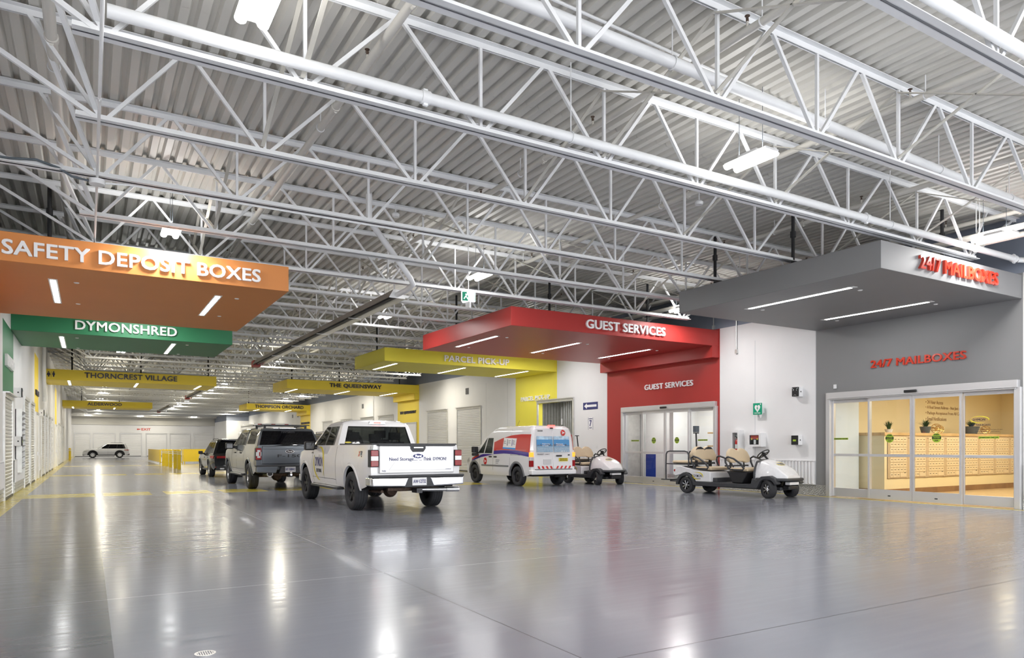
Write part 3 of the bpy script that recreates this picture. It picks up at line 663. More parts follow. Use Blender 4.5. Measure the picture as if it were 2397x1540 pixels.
canopy('canopy', 'yellow canopy with white PARCEL PICK-UP lettering behind the red one', 9.34, XR, 24.8, 28.2, M['lime'], 1, [(10.03, 25.3, 27.95), (12.94, 25.3, 27.95), (15.79, 25.1, 28.0)],
       ('PARCEL PICK-UP', 11.76, 14.63, 4.6, 4.84), .03, M['white_letter'], [(10.0, 27.4), (14, 25.5)], spots=False)
canopy('canopy', 'orange canopy with white SAFETY DEPOSIT BOXES lettering', XL, 3.48, 14.66, 20.5, M['orange'], -1, [(-.58, 15.8, 18.45), (2.32, 15.78, 18.45)],
       ('SAFETY DEPOSIT BOXES', -1.25, 2.92, 4.585, 4.835), .03, M['white_letter'], [(-.62, 15.6), (2.3, 19.6)])
canopy('canopy', 'dark green canopy with white lettering below the orange one', XL, 3.82, 23.3, 26.9, M['green'], -1, [(-.67, 23.95, 26.75), (2.24, 23.9, 26.75)],
       ('DYMONSHRED', -.32, 2.25, 4.6, 4.86), .025, M['white_letter'], [(0, 26)])
canopy('canopy', 'yellow canopy on the right with navy lettering above the white pickup', 9.25, XR, 39.35, 42.8, M['yellow'], 1, [(9.86, 39.6, 42.4), (12.8, 39.6, 42.5), (15.65, 39.5, 42.4)],
       ('THE QUEENSWAY', 11.58, 14.61, 4.6, 4.86), .025, M['ink'], [(9.9, 41), (12.4, 40.2), (16.0, 40)], drop=1, spots=False)
canopy('canopy', 'farthest yellow canopy on the right, with navy lettering', 11.6, XR, 63.7, 67.3, M['yellow'], 1, [(12.65, 63.9, 66.3), (15.38, 63.9, 66.2)],
       ('THOMPSON ORCHARD', 12.28, 16.39, 4.6, 4.88), .025, M['ink'], [(12, 65), (15, 65)], drop=1, spots=False, lamp=False)
TH = canopy('canopy', 'yellow canopy on the left with washroom pictograms and navy lettering', XL, 5.75, 39.86, 43.4, M['yellow'], -1, [(-.82, 40.1, 43.1), (2.1, 40.1, 42.8), (5.02, 40.1, 42.8)],
       ('THORNCREST VILLAGE', -.17, 3.87, 4.62, 4.88), .025, M['ink'], [(-.7, 41), (2.3, 41), (5.5, 41)], spots=False)
canopy('canopy', 'farthest yellow canopy on the left, with navy lettering', XL, 4.6, 66.7, 70.2, M['yellow'], -1, [(-1.1, 67, 69.6), (1.85, 67, 69.6)],
       ('ALDERWOOD', -.08, 2.34, 4.6, 4.85), .025, M['ink'], [(-.5, 68), (2.2, 68)], spots=False, lamp=False)
t = MB()
for cx, skirt in ((-1.62 - XL, 1), (-1.42 - XL, 0)):
    pr = lambda u, v, d: (cx + u, -.006 + d, 4.6 + v)
    t.prism([(u * .03, .23 + v * .03) for u, v in disc(12)], pr, .006)
    t.prism([(-.05, .19), (.05, .19), (.075 if skirt else .05, .08), (.03, .08), (.025, 0), (-.025, 0), (-.03, .08), (-.075 if skirt else -.05, .08)], pr, .006)
t.box(-1.525 - XL, -.006, 4.58, -1.515 - XL, 0, 4.86); t.build('washroom_pictograms', M['ink'], TH)

# ---- raised lettering fixed to the right wall
def wall_text(s, y0, y1, z0, z1, m, label, b=.028, d=.035):
    r = thing('wall_lettering', label, 'lettering', (XR, y0, z0)); letters_on(r, 'raised_letter', s, (0, 0, 0), (0, -1, 0), (0, 0, 1), y0 - y1, z1 - z0, d, b, m)
wall_text('24/7 MAILBOXES', 10.75, 8.49, 3.31, 3.50, M['red_letter'], 'red raised 24/7 MAILBOXES lettering on the grey wall above the sliding door')
wall_text('GUEST SERVICES', 19.25, 16.91, 3.32, 3.51, M['white_letter'], 'white raised GUEST SERVICES lettering on the red wall')
wall_text('PARCEL PICK-UP', 27.65, 25.31, 3.36, 3.56, M['white_letter'], 'white raised PARCEL PICK-UP lettering on the yellow wall beside the open doorway')
wall_text('THE QUEENSWAY', 42.34, 39.81, 3.30, 3.5, M['ink'], 'navy raised lettering on the yellow wall right of the white pickup')
wall_text('THOMPSON ORCHARD', 66.8, 63.9, 3.32, 3.5, M['ink'], 'navy raised lettering on the farthest yellow wall bay')
xt = thing('exit_lettering', 'red arrow and EXIT lettering on the far wall', 'lettering', (5.2, YF, 3.27)); letters_on(xt, 'raised_letter', 'EXIT', (.55, 0, 0), (1, 0, 0), (0, 0, 1), 1.02, .3, .03, .025, M['red_letter'])
t = MB(); t.prism([(0, .15), (.18, .27), (.18, .2), (.42, .2), (.42, .1), (.18, .1), (.18, .03)], lambda u, v, d: (u, -d, v), .03); t.build('arrow', M['red_letter'], xt)

# ================================================================ roof joists
def lang(mb, p, q, leg, side, t=.008, up=1):
    """an angle iron along x: flange lies flat at z, leg stands at the inner edge"""
    (x0, y, z), (x1, _, _) = p, q
    mb.box(x0, y + side * .012, z, x1, y + side * (.012 + leg), z + up * t); mb.box(x0, y + side * .012, z, x1, y + side * (.012 + t), z + up * leg)
TOPN = [(a + b) / 2 for a, b in zip(NODE[:-1], NODE[1:])]
def joist_parts(tie=False):
    c = {}; m = MB()
    for s in (-1, 1): lang(m, (XL, 0, TM), (XR, 0, TM), .075, s, up=-1)
    c['top_chord'] = [m]; m = MB(); a, b = (XL, XR) if tie else (NODE[0] - .25, NODE[-1] + .25)
    for s in (-1, 1): lang(m, (a, 0, LM), (b, 0, LM), .078, s)
    c['bottom_chord'] = [m]; V = []; D = []
    for x in NODE[1:-1]: V.append(MB().bar((x, 0, LM + .03), (x, 0, TM - .03), .036))
    zz = LM + .045; zt = TM - .06
    for i, x in enumerate(NODE):
        l = TOPN[i-1] if i else XL + .1; r = TOPN[i] if i < len(NODE) - 1 else XR - .1
        for q, sg in ((l, -1), (r, 1)):
            D.append(MB().bar((x + sg * .06, 0, zz), (q - sg * .05, 0, zt), .05 if (i == 0 and sg < 0) or (i == 8 and sg > 0) else .042))
    for a, b in ((NODE[0], -.57), (NODE[-1], 15.81)): D.append(MB().bar((a, 0, zz), (b, 0, zt), .042))
    c['web_vertical'] = V; c['web_diagonal'] = D; return c
NEAR = 11
lab = ['near white roof joist at the top right corner, carrying a white pipe', 'white roof joist across the top of the view, second from the camera', 'white roof joist carrying the long sprinkler main that ends above the grey canopy',
       'white roof joist just beyond the one with the sprinkler main', 'white roof joist with the black cable and junction box at its left end', 'white roof joist passing in front of the white heater flue', 'white roof joist meeting the front of the orange canopy',
       'white roof joist just behind the lettered face of the orange canopy', 'white roof joist crossing above the red canopy lights', 'white roof joist at the rear of the orange canopy', 'white roof joist just past the orange and red canopies']
protos = {}
for k, y in enumerate(JY):
    near = k < NEAR; tie = k == 4
    key = (near, tie)
    if k < NEAR: r = thing('roof_joist', lab[k], 'joist', (0, y, 0), group='open-web roof joists')
    else: r = thing('roof_joist', 'white open-web roof joist in the receding rows over the parked vehicles' if y < 62 else 'white open-web roof joist in the far rows toward the far wall', 'joist', (0, y, 0), group='receding roof joists' if y < 62 else 'farthest roof joists')
    if key not in protos:
        c = joist_parts(tie); L = []
        if not near:
            w = MB()
            for q in c['web_vertical'] + c['web_diagonal']: w.add(q.v, q.f)
            c = {'top_chord': c['top_chord'], 'bottom_chord': c['bottom_chord'], 'web': [w]}
        for nm, ms in c.items():
            for q in ms: L.append(q.build(nm, M['steel'], r))
        protos[key] = L
    else:
        for o in protos[key]: q = o.copy(); COL.objects.link(q); q.parent = r
    # cross bridging to the next joist
    if k < 26:
        nb = [(x, a, b) for x in (1.95, 5.91, 9.33, 13.29) for a, b in ((TM - .12, LM + .1), (LM + .1, TM - .12))] if (k % 4 != 3) else []
        if near:
            for x, a, b in nb: q = MB(); q.bar((x - .03, .02, a), (x - .03, 1.97, b), .05, .014); q.build('bridging_bar', M['steel_tan'], r)
        elif nb:
            for i in range(0, 8, 2):
                q = MB()
                for x, a, b in nb[i:i+2]: q.bar((x - .03, .02, a), (x - .03, 1.97, b), .05, .014)
                q.build('cross_bridging', M['steel_tan'], r)
        if k and k < 16: q = MB(); q.bar((NODE[0] - .05, -.02, LM + .14), (NODE[0] - .62, -2.0, TM - .1), .05, .05); q.build('bridging_bar', M['steel'], r)

# ================================================================ pipes
def pipe(name, pts, r, m, label, cat='pipe', couplings=(), hangers=(), group=None, heads=(), n=14):
    ob = thing(name, label, cat, pts[0], group=group); o = Vector(pts[0]); P = [Vector(p) - o for p in pts]
    m_ = MB()
    if len(P) == 2: m_.tube(P[0], P[1], r, n)
    else: m_.path(P, r, n)
    m_.build('pipe_run', m, ob)
    d = (P[1] - P[0]).normalized()
    for t in couplings:
        c = P[0] + d * t; q = MB(); q.tube(c - d * .05, c + d * .05, r * 1.22, n); q.tube(c - d * .025 + Vector((0, 0, r * 1.2)), c + d * .025 + Vector((0, 0, r * 1.2)), r * .4, 8); q.tube(c - d * .025 - Vector((0, 0, r * 1.2)), c + d * .025 - Vector((0, 0, r * 1.2)), r * .4, 8); q.build('coupling', m, ob)
    for t in hangers:
        c = P[0] + d * t; q = MB(); q.tube(c + Vector((0, 0, r)), Vector((c.x, c.y, ZD - o.z)), .008, 6); a = d.cross(Vector((0, 0, 1)))
        q.path([c + a * (r * 1.12 * math.cos(k * PI / 8)) + Vector((0, 0, r * 1.12 * math.sin(k * PI / 8))) for k in range(16)], .008, 5, closed=True); q.build('pipe_hanger', M['pipe'], ob)
    for t in heads:
        c = P[0] + d * t; q = MB(); q.tube(c, c + Vector((0, 0, r + .06)), .014, 8); q.build('sprinkler_stem', m, ob)
        q = MB(); q.cone(c + Vector((0, 0, r + .06)), c + Vector((0, 0, r + .1)), .018, .012, 8); q.tube(c + Vector((0, 0, r + .12)), c + Vector((0, 0, r + .125)), .03, 10)
        for s in (-1, 1): q.bar(c + Vector((s * .02, 0, r + .08)), c + Vector((s * .012, 0, r + .125)), .006)
        q.build('sprinkler_head', M['rust'], ob)
    return ob
pipe('sprinkler_main', [(.14, 7.33, 5.255), (16.62, 7.33, 5.24)], .062, M['pipe'], 'long white sprinkler main lying along a roof joist', couplings=(3.1, 11.3, 16.4), hangers=(5.1, 12.0, 14.9))
pipe('sprinkler_main', [(16.68, 7.33, 5.235), (16.8, 7.25, 5.23), (16.85, 6.2, 5.23), (16.85, 2, 5.23)], .055, M['pipe'], 'white elbow pipe above the grey canopy turning along the right wall')
pipe('drain_pipe', [(3.2, 6.1, 5.84), (16.9, 6.1, 5.53)], .068, M['pipe'], 'white roof drain pipe hung in clevis loops across the upper right', hangers=(2.6, 5.4, 8.2, 10.4, 12.2))
pipe('conduit', [(3.9, 6.33, 6.17), (14.2, 6.95, 6.17)], .018, M['pipe'], 'thin white conduit running beside the roof drain pipe', n=8)
pipe('sprinkler_main', [(5.0, 3.45, 5.27), (16.7, 3.45, 5.25)], .06, M['pipe'], 'white pipe crossing the top right corner of the view')
bl = ['leftmost beige sprinkler branch pipe under the roof deck', 'second beige sprinkler branch pipe from the left under the roof deck', 'third beige sprinkler branch pipe from the left under the roof deck', 'fourth beige sprinkler branch pipe, above the red canopy edge', 'fifth beige sprinkler branch pipe, over the grey canopy', 'rightmost beige sprinkler branch pipe along the right wall']
for k, (x, r_) in enumerate(((-.36, .06), (2.87, .05), (6.25, .045), (9.4, .045), (12.65, .045), (15.6, .045))):
    pipe('sprinkler_branch', [(x, YB + .2, 5.93), (x, 99, 5.93)], r_, M['pipe_beige'], bl[k], couplings=(13.6, 16.3, 24.5), hangers=(12, 17, 22, 28), heads=(12.2, 15.0, 18.4, 21.6, 25, 28.4, 32))
pipe('sprinkler_main', [(14.9, YB + .2, 5.435), (14.9, 30, 5.435)], .06, M['pipe_beige'], 'beige pipe passing over the grey canopy behind the hanging lamp', hangers=(14, 20))
pipe('sprinkler_main', [(15.25, YB + .2, 5.37), (15.25, 30, 5.37)], .055, M['pipe_beige'], 'lower beige pipe of the pair over the grey canopy')
pipe('conduit', [(.1, YB + .2, 5.06), (.1, 11.42, 5.06), (.08, 20, 5.06)], .017, M['pipe'], 'thin white conduit strapped under the joist ends on the left', couplings=(13.5, 15.6), n=8)
jb = thing('junction_box', 'white electrical junction box with black cable under a roof joist', 'junction box', (.1, 11.44, 5.02))
m = MB(); m.lathe([(0, -.04), (.1, -.04), (.1, .03), (0, .03)], n=18); m.build('box', M['pipe'], jb)
m = MB(); m.path([(-.1, 0, 0), (-.3, 0, .02), (-.45, -.02, .1), (-.7, -.02, .16), (-1.0, -.02, .12), (-1.9, -.02, .12)], .016, 8); m.build('cable', M['slate'], jb)
m = MB(); m.path([(.1, 0, 0), (.4, 0, .03), (4, 0, .03), (7, 0, .03)], .014, 8); m.build('conduit_run', M['pipe'], jb)

# ================================================================ lamps
def highbay():
    r = thing('highbay_lamp', 'lamp', 'lamp', (0, 0, 5.25), group='high-bay lamps')
    m = MB(); m.box(-.13, -.36, .04, .13, .36, .075); m.box(-.08, -.16, .075, .08, .16, .13); m.build('housing', M['lampbody'], r, bevel=.008)
    for s in (-1, 1):
        m = MB(); x = s * .1; N = 6
        pr = [(x - .055, .04)] + [(x - .055 * math.cos(PI * k / N), .03 - .045 * math.sin(PI * k / N)) for k in range(N + 1)] + [(x + .055, .04)]
        m.prism(pr, lambda u, v, d: (u, -.345 + d, v), .69); m.build('light_tube', M['led_far'], r)
    m = MB()
    for y in (-.2, .2): m.tube((0, y, .08), (0, y, ZD - 5.25), .004, 5)
    m.build('suspension_wire', M['slate'], r)
    return r
HB = [(1.3, 6.55, 'twin-tube high-bay lamp cut by the top edge of the view'), (7.82, 6.7, 'twin-tube high-bay lamp hanging at the upper right, before the long pipe'), (14.7, 6.84, 'high-bay lamp hanging above the grey canopy at the right edge'),
      (1.3, 14.35, 'high-bay lamp close above the orange canopy lettering'), (7.78, 14.5, 'high-bay lamp above the green running-man sign'), (14.7, 15.1, 'high-bay lamp glimpsed at the left tip of the grey canopy'),
      (7.75, 20.4, 'high-bay lamp left of the red canopy'), (1.16, 33.9, 'high-bay lamp seen just below the green canopy'), (7.7, 34.4, 'high-bay lamp beside the red heater burner'), (14.55, 34.9, 'high-bay lamp under the front of the yellow parcel canopy')]
for y in (48.3, 54.4, 60.3, 68.5, 74.8, 81.2, 89.9, 98.2): HB.append((7.45, y, 'small high-bay lamp in the receding middle row'))
for y in (53.8, 59.5, 68, 75, 89.3, 97.3): HB.append((.9, y, 'small high-bay lamp in the receding left row'))
for y in (55.3, 61, 75, 82.3, 90.5): HB.append((14.2, y, 'small high-bay lamp in the receding right row'))
for x in (1.3, 14.6): HB += [(x, 27.0 if x > 5 else 28.5, 'high-bay lamp hidden above the canopies'), (x, 48, 'small high-bay lamp above the row of far canopies')]
HB += [(1.25, 21.8, 'unseen high-bay lamp added above the orange canopy to light the green fascia'), (14.6, 22.9, 'unseen high-bay lamp added behind the red canopy to brighten the lemon panel')]  # two unseen lamps added to brighten the green fascia and lemon panel
for x in (1.3, 7.8, 14.7): HB.append((x, -1.2, 'unseen high-bay lamp added behind the viewpoint to light the near floor'))  # out-of-view row added to light the near floor
hb = highbay()
for k, (x, y, l) in enumerate(HB):
    o = hb if k == 0 else dup(hb)
    o.location = (x, y, 5.25); o['label'] = l; o['group'] = 'high-bay lamps' if k < 10 else l
    L = bpy.data.lights.new('highbay_light', 'AREA'); L.shape = 'RECTANGLE'; L.size = .34; L.size_y = .68; L.energy = HIGHBAY_W * (1 if y < 30 else 1.8); L.color = (1, .985, .96) if y < 30 else (1, .93, .76); L.spread = PI
    lo = bpy.data.objects.new('highbay_light', L); COL.objects.link(lo); lo.location = (x, y, 5.22)
    L = bpy.data.lights.new('added_ceiling_fill', 'AREA'); wide_throw(L); L.shape = 'RECTANGLE'; L.size = .26; L.size_y = .68; L.energy = CEILING_FILL_W * (1 if y < 30 else 1.8); L.color = (1, .985, .96) if y < 30 else (1, .93, .76)  # fill light added over each lamp to lift the ceiling; housing has no slot
    lo = bpy.data.objects.new('added_ceiling_fill', L); COL.objects.link(lo); lo.location = (x, y, 5.39); lo.rotation_euler = (PI, 0, 0)
for x in (-.1, 5.5, 11.6): o = dup(hb, (x, 99.2, 5.0), PI / 2, 'crosswise tube lamp below the roof at the far wall', 'far wall tube lamps')

# ---- gas tube heaters
def heater(y0, y1, label, flue=True):
    r = thing('tube_heater', label, 'heater', (5.95, y0, 4.72)); L = y1 - y0
    m = MB(); pr = [(-.2, -.06), (-.09, .13), (.09, .13), (.2, -.06)]
    m.grid([[(u, a, v) for u, v in pr] for a in (0, L)], 0, False); m.grid([[(u * .94, a, v - .012) for u, v in pr] for a in (0, L)], 1, False)
    m.build('reflector_hood', [M['taupe'], M['alu']], r, fixn=False)
    m = MB(); m.prism(pr, lambda u, v, d: (u, d, v), .01); m.build('end_cap', M['lampbody'], r)
    m = MB(); m.tube((0, .05, .0), (0, L, .0), .05, 12); m.build('radiant_tube', M['dark_metal'], r)
    for k in range(1, int(L / 3)):
        m = MB(); y = k * 3; m.bar((-.19, y, -.055), (.19, y, -.055), .03, .01); m.path([(-.1, y, .12), (-.1, y, 1.48)], .005, 5); m.path([(.1, y, .12), (.1, y, 1.48)], .005, 5); m.build('hood_bracket', M['alu'], r)
    m = MB(); m.box(-.14, L, -.12, .14, L + .5, .14); m.build('burner_box', M['redbox'], r, bevel=.01)
    if flue:
        m = MB(); m.path([(0, .1, .02), (0, -.55, .02), (-.02, -.95, .06), (-.12, -1.05, .16), (-1.2, -1.75, .92), (-1.3, -1.82, 1.05), (-1.3, -1.82, 1.5)], .06, 14); m.build('flue_pipe', M['pipe'], r)
    return r
heater(15.0, 30.4, 'long taupe tube heater with white flue pipe hanging mid-hall')
heater(43.4, 54.2, 'second taupe tube heater behind the yellow canopy end', False)
heater(66, 78, 'far taupe tube heater near the far wall', False)

# ---- hanging green exit sign
ex = thing('exit_sign', 'hanging green running-man exit sign beside a high-bay lamp', 'sign', (7.38, 14.3, 4.72), rz=.35)
m = MB(); m.box(-.03, -.17, -.12, .03, .17, .12); m.build('case', M['exit_white'], ex, bevel=.008)
m = MB(); m.box(-.15, -.034, -.1, .15, -.03, .1)
for (a, b) in (((-.11, -.06), (-.06, .02)), ((-.06, .02), (-.03, .05)), ((-.06, .0), (-.02, -.06)), ((-.08, .05), (-.02, .03))): m.bar((a[0], -.036, a[1]), (b[0], -.036, b[1]), .02, .004, (0, 1, 0), 1)
m.prism([(-.03 + .018 * u, .075 + .018 * v) for u, v in disc(10)], lambda u, v, d: (u, -.038 + d, v), .004, 1)
m.prism([(.02, .015), (.07, .015), (.07, .05), (.125, 0), (.07, -.05), (.07, -.015), (.02, -.015)], lambda u, v, d: (u, -.038 + d, v), .004, 1)
m.xf(Matrix.Rotation(-.55, 4, 'Z')); o = m.build('pictogram_face', [M['exit_green'], M['exit_white']], ex, fixn=False)
m = MB(); m.box(-.16, -.031, -.11, .16, .03, .11); m.xf(Matrix.Rotation(-.55, 4, 'Z')); m.build('sign_box', M['exit_white'], ex)
m = MB(); m.box(-.03, -.06, -.26, .03, .06, -.12); m.build('battery_lamp', M['lampbody'], ex); m = MB(); m.tube((0, 0, .12), (0, 0, 1.46), .01, 6); m.build('drop_rod', M['pipe'], ex)
# ================================================================ vehicles (local frame: rear axle at y=0, forward +y)
def lerp(a, b, t): return a + (b - a) * t
def pw(tab, x):
    """piecewise-linear lookup"""
    if x <= tab[0][0]: return tab[0][1]
    for (a, u), (b, v) in zip(tab[:-1], tab[1:]):
        if x <= b: return lerp(u, v, (x - a) / (b - a))
    return tab[-1][1]
def tyre_wheel(par, x, y, r, w, rr, sgn, rim_m, spokes=6, face_m=None, style='spoke', turn=0.):
    """tyre with tread grooves (part) and its rim (sub-part); sgn = which side is outward"""
    m = MB(); h = w / 2; g = .009; P = [(rr, -h * .82), (rr + .012, -h * .92), (rr + (r-rr) * .45, -h * 1.02), (r - .035, -h * .98), (r - .012, -h * .88)]
    for k in (-.6, -.2, .2, .6):
        P += [(r - .001, h * (k - .14)), (r - .001, h * (k - .05)), (r - g, h * (k - .035)), (r - g, h * (k + .035)), (r - .001, h * (k + .05)), (r - .001, h * (k + .14))]
    P += [(r - .012, h * .88), (r - .035, h * .98), (rr + (r-rr) * .45, h * 1.02), (rr + .012, h * .92), (rr, h * .82)]
    m.lathe(P, axis='x', n=40)
    t = m.build('wheel', M['rubber'], par, angle=50); t.location = (x, y, r); t.rotation_euler = (0, 0, turn)
    s = sgn; m = MB(); f = h * .80 * s; bk = -h * .2 * s
    m.lathe([(rr + .004, -h * .8 * s), (rr * .93, -h * .6 * s), (rr * .9, bk), (rr * .92, f * .8), (rr * .96, f), (rr + .006, f)], axis='x', n=36)
    if style == 'steel':
        m.lathe([(0, f * .55), (rr * .25, f * .55), (rr * .3, f * .75), (rr * .62, f * .7), (rr * .9, f * .3)], axis='x', n=36, mi=1)
        for i in range(10):
            a = 2 * PI * i / 10; c = Vector((f * .6, rr * .78 * math.cos(a), rr * .78 * math.sin(a))); m.tube(c - Vector((.02 * s, 0, 0)), c + Vector((.012 * s, 0, 0)), rr * .07, 8, 2)
        for i in range(5): a = 2 * PI * i / 5; c = Vector((f * .75, rr * .2 * math.cos(a), rr * .2 * math.sin(a))); m.tube(c, c + Vector((.02 * s, 0, 0)), .011, 6, 2)
    else:
        m.lathe([(0, bk * .5), (rr * .9, bk * .5)], axis='x', n=30, mi=2)
        for i in range(spokes):
            for j in ((-.11, .11) if style == 'twin' else (0,)):
                a = 2 * PI * i / spokes + j; ca, sa = math.cos(a), math.sin(a); wd = rr * (.10 if style == 'twin' else .17)
                o = [Vector((f * .8, rr * .16 * ca, rr * .16 * sa)), Vector((f * .93, rr * .95 * ca, rr * .95 * sa))]; tg = Vector((0, -sa, ca)); vs = []
                for p, k in zip(o, (.75, 1.25)):
                    for dx, q in ((0, .7), (0, -.7), (-.035 * s, -1), (-.035 * s, 1)): vs.append(p + Vector((dx, 0, 0)) + tg * (wd * k * q))
                m.add(vs, [(0, 1, 5, 4), (1, 2, 6, 5), (2, 3, 7, 6), (3, 0, 4, 7)], 1)
        m.lathe([(0, f * .9), (rr * .17, f * .88), (rr * .24, f * .76), (rr * .24, bk * .4)], axis='x', n=20, mi=1)
    m.build('rim', [rim_m, face_m or rim_m, M['black']], t)
    return t
def arch_z(y, base, arches):
    z = base
    for ya, zc, R in arches:
        if abs(y - ya) < R: z = max(z, zc + math.sqrt(max(0, R*R - (y-ya)**2)))
    return z
def shell(y0, y1, base, top, hw, arches, n=10, crown=.02, extra=(), nx=6):
    """body skin as a loft of half-open sections; arches open the lower edge"""
    ys = {y0, y1} | set(extra); k = int((y1 - y0) / .12)
    for i in range(k + 1): ys.add(lerp(y0, y1, i / k))
    for ya, zc, R in arches:
        for i in range(19): ys.add(ya - R * math.cos(PI * i / 18) * .9995)
    ys = sorted(y for y in ys if y0 <= y <= y1); ys = [y for i, y in enumerate(ys) if i == 0 or y - ys[i-1] > .004]
    rows = []
    for y in ys:
        b, t = arch_z(y, base(y), arches), top(y); L = [(-hw(y, lerp(b, t, i / n)), y, lerp(b, t, i / n)) for i in range(n + 1)]
        w = -L[-1][0]; T = [(w * (2 * i / nx - 1), y, t + crown * (1 - (2 * i / nx - 1) ** 2)) for i in range(1, nx)]
        rows.append(L + T + [(-x, y_, z) for x, y_, z in L[::-1]])
    m = MB(); m.grid(rows); N = len(rows[0])
    for R in (rows[0], rows[-1]): m.add(R, [list(range(N))])
    return m
def cabin(par, levels, pil, band, names, paint, glass, roof_crown=.05, bow=(.03, .12), pillar_m=None, rear_glass=True, side_from=0, front_glass=True, rear_band=None, rear_xs=.86):
    """greenhouse: stacked rounded rings with real openings filled by panes.
    levels [(z, yr, yf, hw)], pil [(y at the first level, y at the last)] from rear to front, band=(first,last) level of the side panes"""
    X = [-rear_xs, -.5, 0, .5, rear_xs]; rings = []; nl = len(levels); z0, z1 = levels[0][0], levels[-1][0]; npil = len(pil)
    for z, yr, yf, w in levels:
        t = (z - z0) / (z1 - z0); R = [(w * u, yr + bow[0] * u * u, z) for u in X]
        side = [min(max(lerp(a, b, t), yr + .07), yf - bow[1] - .05) for a, b in pil]
        R += [(w, yr + .06, z)] + [(w, s, z) for s in side] + [(w, yf - bow[1] - .02, z)]
        R += [(w * u * .97, yf - bow[1] * u * u, z) for u in X[::-1]]
        R += [(-w, yf - bow[1] - .02, z)] + [(-w, s, z) for s in side[::-1]] + [(-w, yr + .06, z)]; rings.append(R)
    n = len(rings[0]); sr = 5; sl = sr + npil + 2 + 5; b0, b1 = band; rb = rear_band or band
    wins = {}
    def own(j, i):
        i %= n
        if i < 4 and rb[0] <= j < rb[1] and rear_glass: return 'rear_window'
        if front_glass and sr + npil + 2 <= i < sr + npil + 2 + 4 and b0 <= j < b1: return 'windscreen'
        if b0 <= j < b1:
            k = i - sr - 1
            if 0 <= k < npil - 1 and names[k]: return ('R', k)
            k = npil - 2 - (i - sl - 1)
            if 0 <= k < npil - 1 and names[k]: return ('L', k)
        return None
    body = MB(); vs = [p for R in rings for p in R]; fs = []; mi = []
    for j in range(nl - 1):
        for i in range(n):
            f = (j*n+i, j*n+(i+1) % n, (j+1)*n+(i+1) % n, (j+1)*n+i); o = own(j, i)
            if o: wins.setdefault(o, []).append(f); continue
            fs.append(f); k = i - sr - 1; k2 = npil - 2 - (i - sl - 1)
            mi.append(1 if b0 <= j < b1 and ((0 <= k < npil - 1 and not names[k]) or (0 <= k2 < npil - 1 and not names[k2])) else 0)
    body.add(vs, fs, 0, True); body.mi = mi
    top = rings[-1]; cx = sum(p[1] for p in top) / n; r2 = [(p[0] * .8, lerp(cx, p[1], .85), p[2] + roof_crown * .7) for p in top]; o = len(body.v); r3 = [(p[0] * .4, lerp(cx, p[1], .45), p[2] + roof_crown) for p in top]
    body.v += [tuple(p) for p in r2 + r3]; T = (nl - 1) * n
    for A, B in ((T, o), (o, o + n)):
        for i in range(n): body.f.append([A + i, A + (i+1) % n, B + (i+1) % n, B + i]); body.mi.append(0); body.sm.append(True)
    body.f.append([o + n + i for i in range(n)]); body.mi.append(0); body.sm.append(True)
    c = body.build('cab', [paint, pillar_m or M['black']], par, angle=40)
    for k, F in wins.items():
        ids = sorted({q for f in F for q in f}); ix = {q: a for a, q in enumerate(ids)}; g = MB(); g.add([vs[q] for q in ids], [[ix[q] for q in f] for f in F], 0, True)
        g.build(k if isinstance(k, str) else 'side_window', glass, c)
    return c
def seats(par, y, xs, z, hr=True):
    for x in xs:
        m = MB(); m.box(x - .23, y, z - .5, x + .23, y + .14, z + .12)
        if hr: m.box(x - .13, y - .01, z + .16, x + .13, y + .1, z + .34); m.tube((x - .06, y + .04, z + .1), (x - .06, y + .04, z + .2), .012, 6); m.tube((x + .06, y + .04, z + .1), (x + .06, y + .04, z + .2), .012, 6)
        m.build('seat', M['trimblack'], par, bevel=.04, seg=3)
def side_text(mb, s, y0, z0, w, h, hw, b=.01, mi=0, side=-1, d=.003):
    """lettering wrapped on a body side; y0 is the end where reading starts"""
    uv, fs = glyphs(s, b)
    dirn = -1 if side < 0 else 1
    def fn(u, v, c):
        y, z = y0 + dirn * u * w, z0 + v * h
        return (side * (hw(y, z) + .002 + c), y, z)
    return solid(mb, uv, fs, fn, d, mi)
def side_mesh(mb, uv, fs, hw, mi=0, side=-1, d=.003, off=.002):
    return solid(mb, uv, fs, lambda u, v, c: (side * (hw(u, v) + off + c), u, v), d, mi)
def seam(mb, pts, hw, side=-1, w=.008, mi=0, n=6):
    """thin panel gap following the body side through (y,z) points"""
    for (a, b), (c, e) in zip(pts[:-1], pts[1:]):
        L = math.hypot(c - a, e - b); ny, nz = -(e - b) / L * w / 2, (c - a) / L * w / 2; uv = []; fs = []
        for i in range(n + 1):
            t = i / n; y, z = lerp(a, c, t), lerp(b, e, t); uv += [(y - ny, z - nz), (y + ny, z + nz)]
        for i in range(n): fs.append([2*i, 2*i+1, 2*i+3, 2*i+2])
        side_mesh(mb, uv, fs, hw, mi, side, .001, .0005)
def rear_text(mb, s, x0, z0, w, h, y, b=.012, mi=0, d=.004): return text_on(mb, s, (x0, y, z0), (1, 0, 0), (0, 0, 1), w, h, d, b, mi)
def flare(par, hw, ya, zc, R, wd, mt, out=.02, z_end=.3, z_end2=None):
    """arch lip on both sides: a band following the arch"""
    for s in (-1, 1):
        m = MB(); A = []; N = 20
        for i in range(N + 1):
            a = PI * i / N; row = []
            for rr, o in ((R - .015, -.03), (R, out), (R + wd * .7, out), (R + wd, .002)):
                y, z = ya - rr * math.cos(a), zc + rr * math.sin(a); row.append((s * (hw(y, max(z, .4)) + o), y, z))
            A.append(row)
        for e, k in ((0, z_end), (N, z_end2 or z_end)): A.insert(0 if e == 0 else len(A), [(x, y, k) for x, y, z in A[0 if e == 0 else -1]])
        m.grid(A); m.build('wheel_arch', mt, par, angle=30)

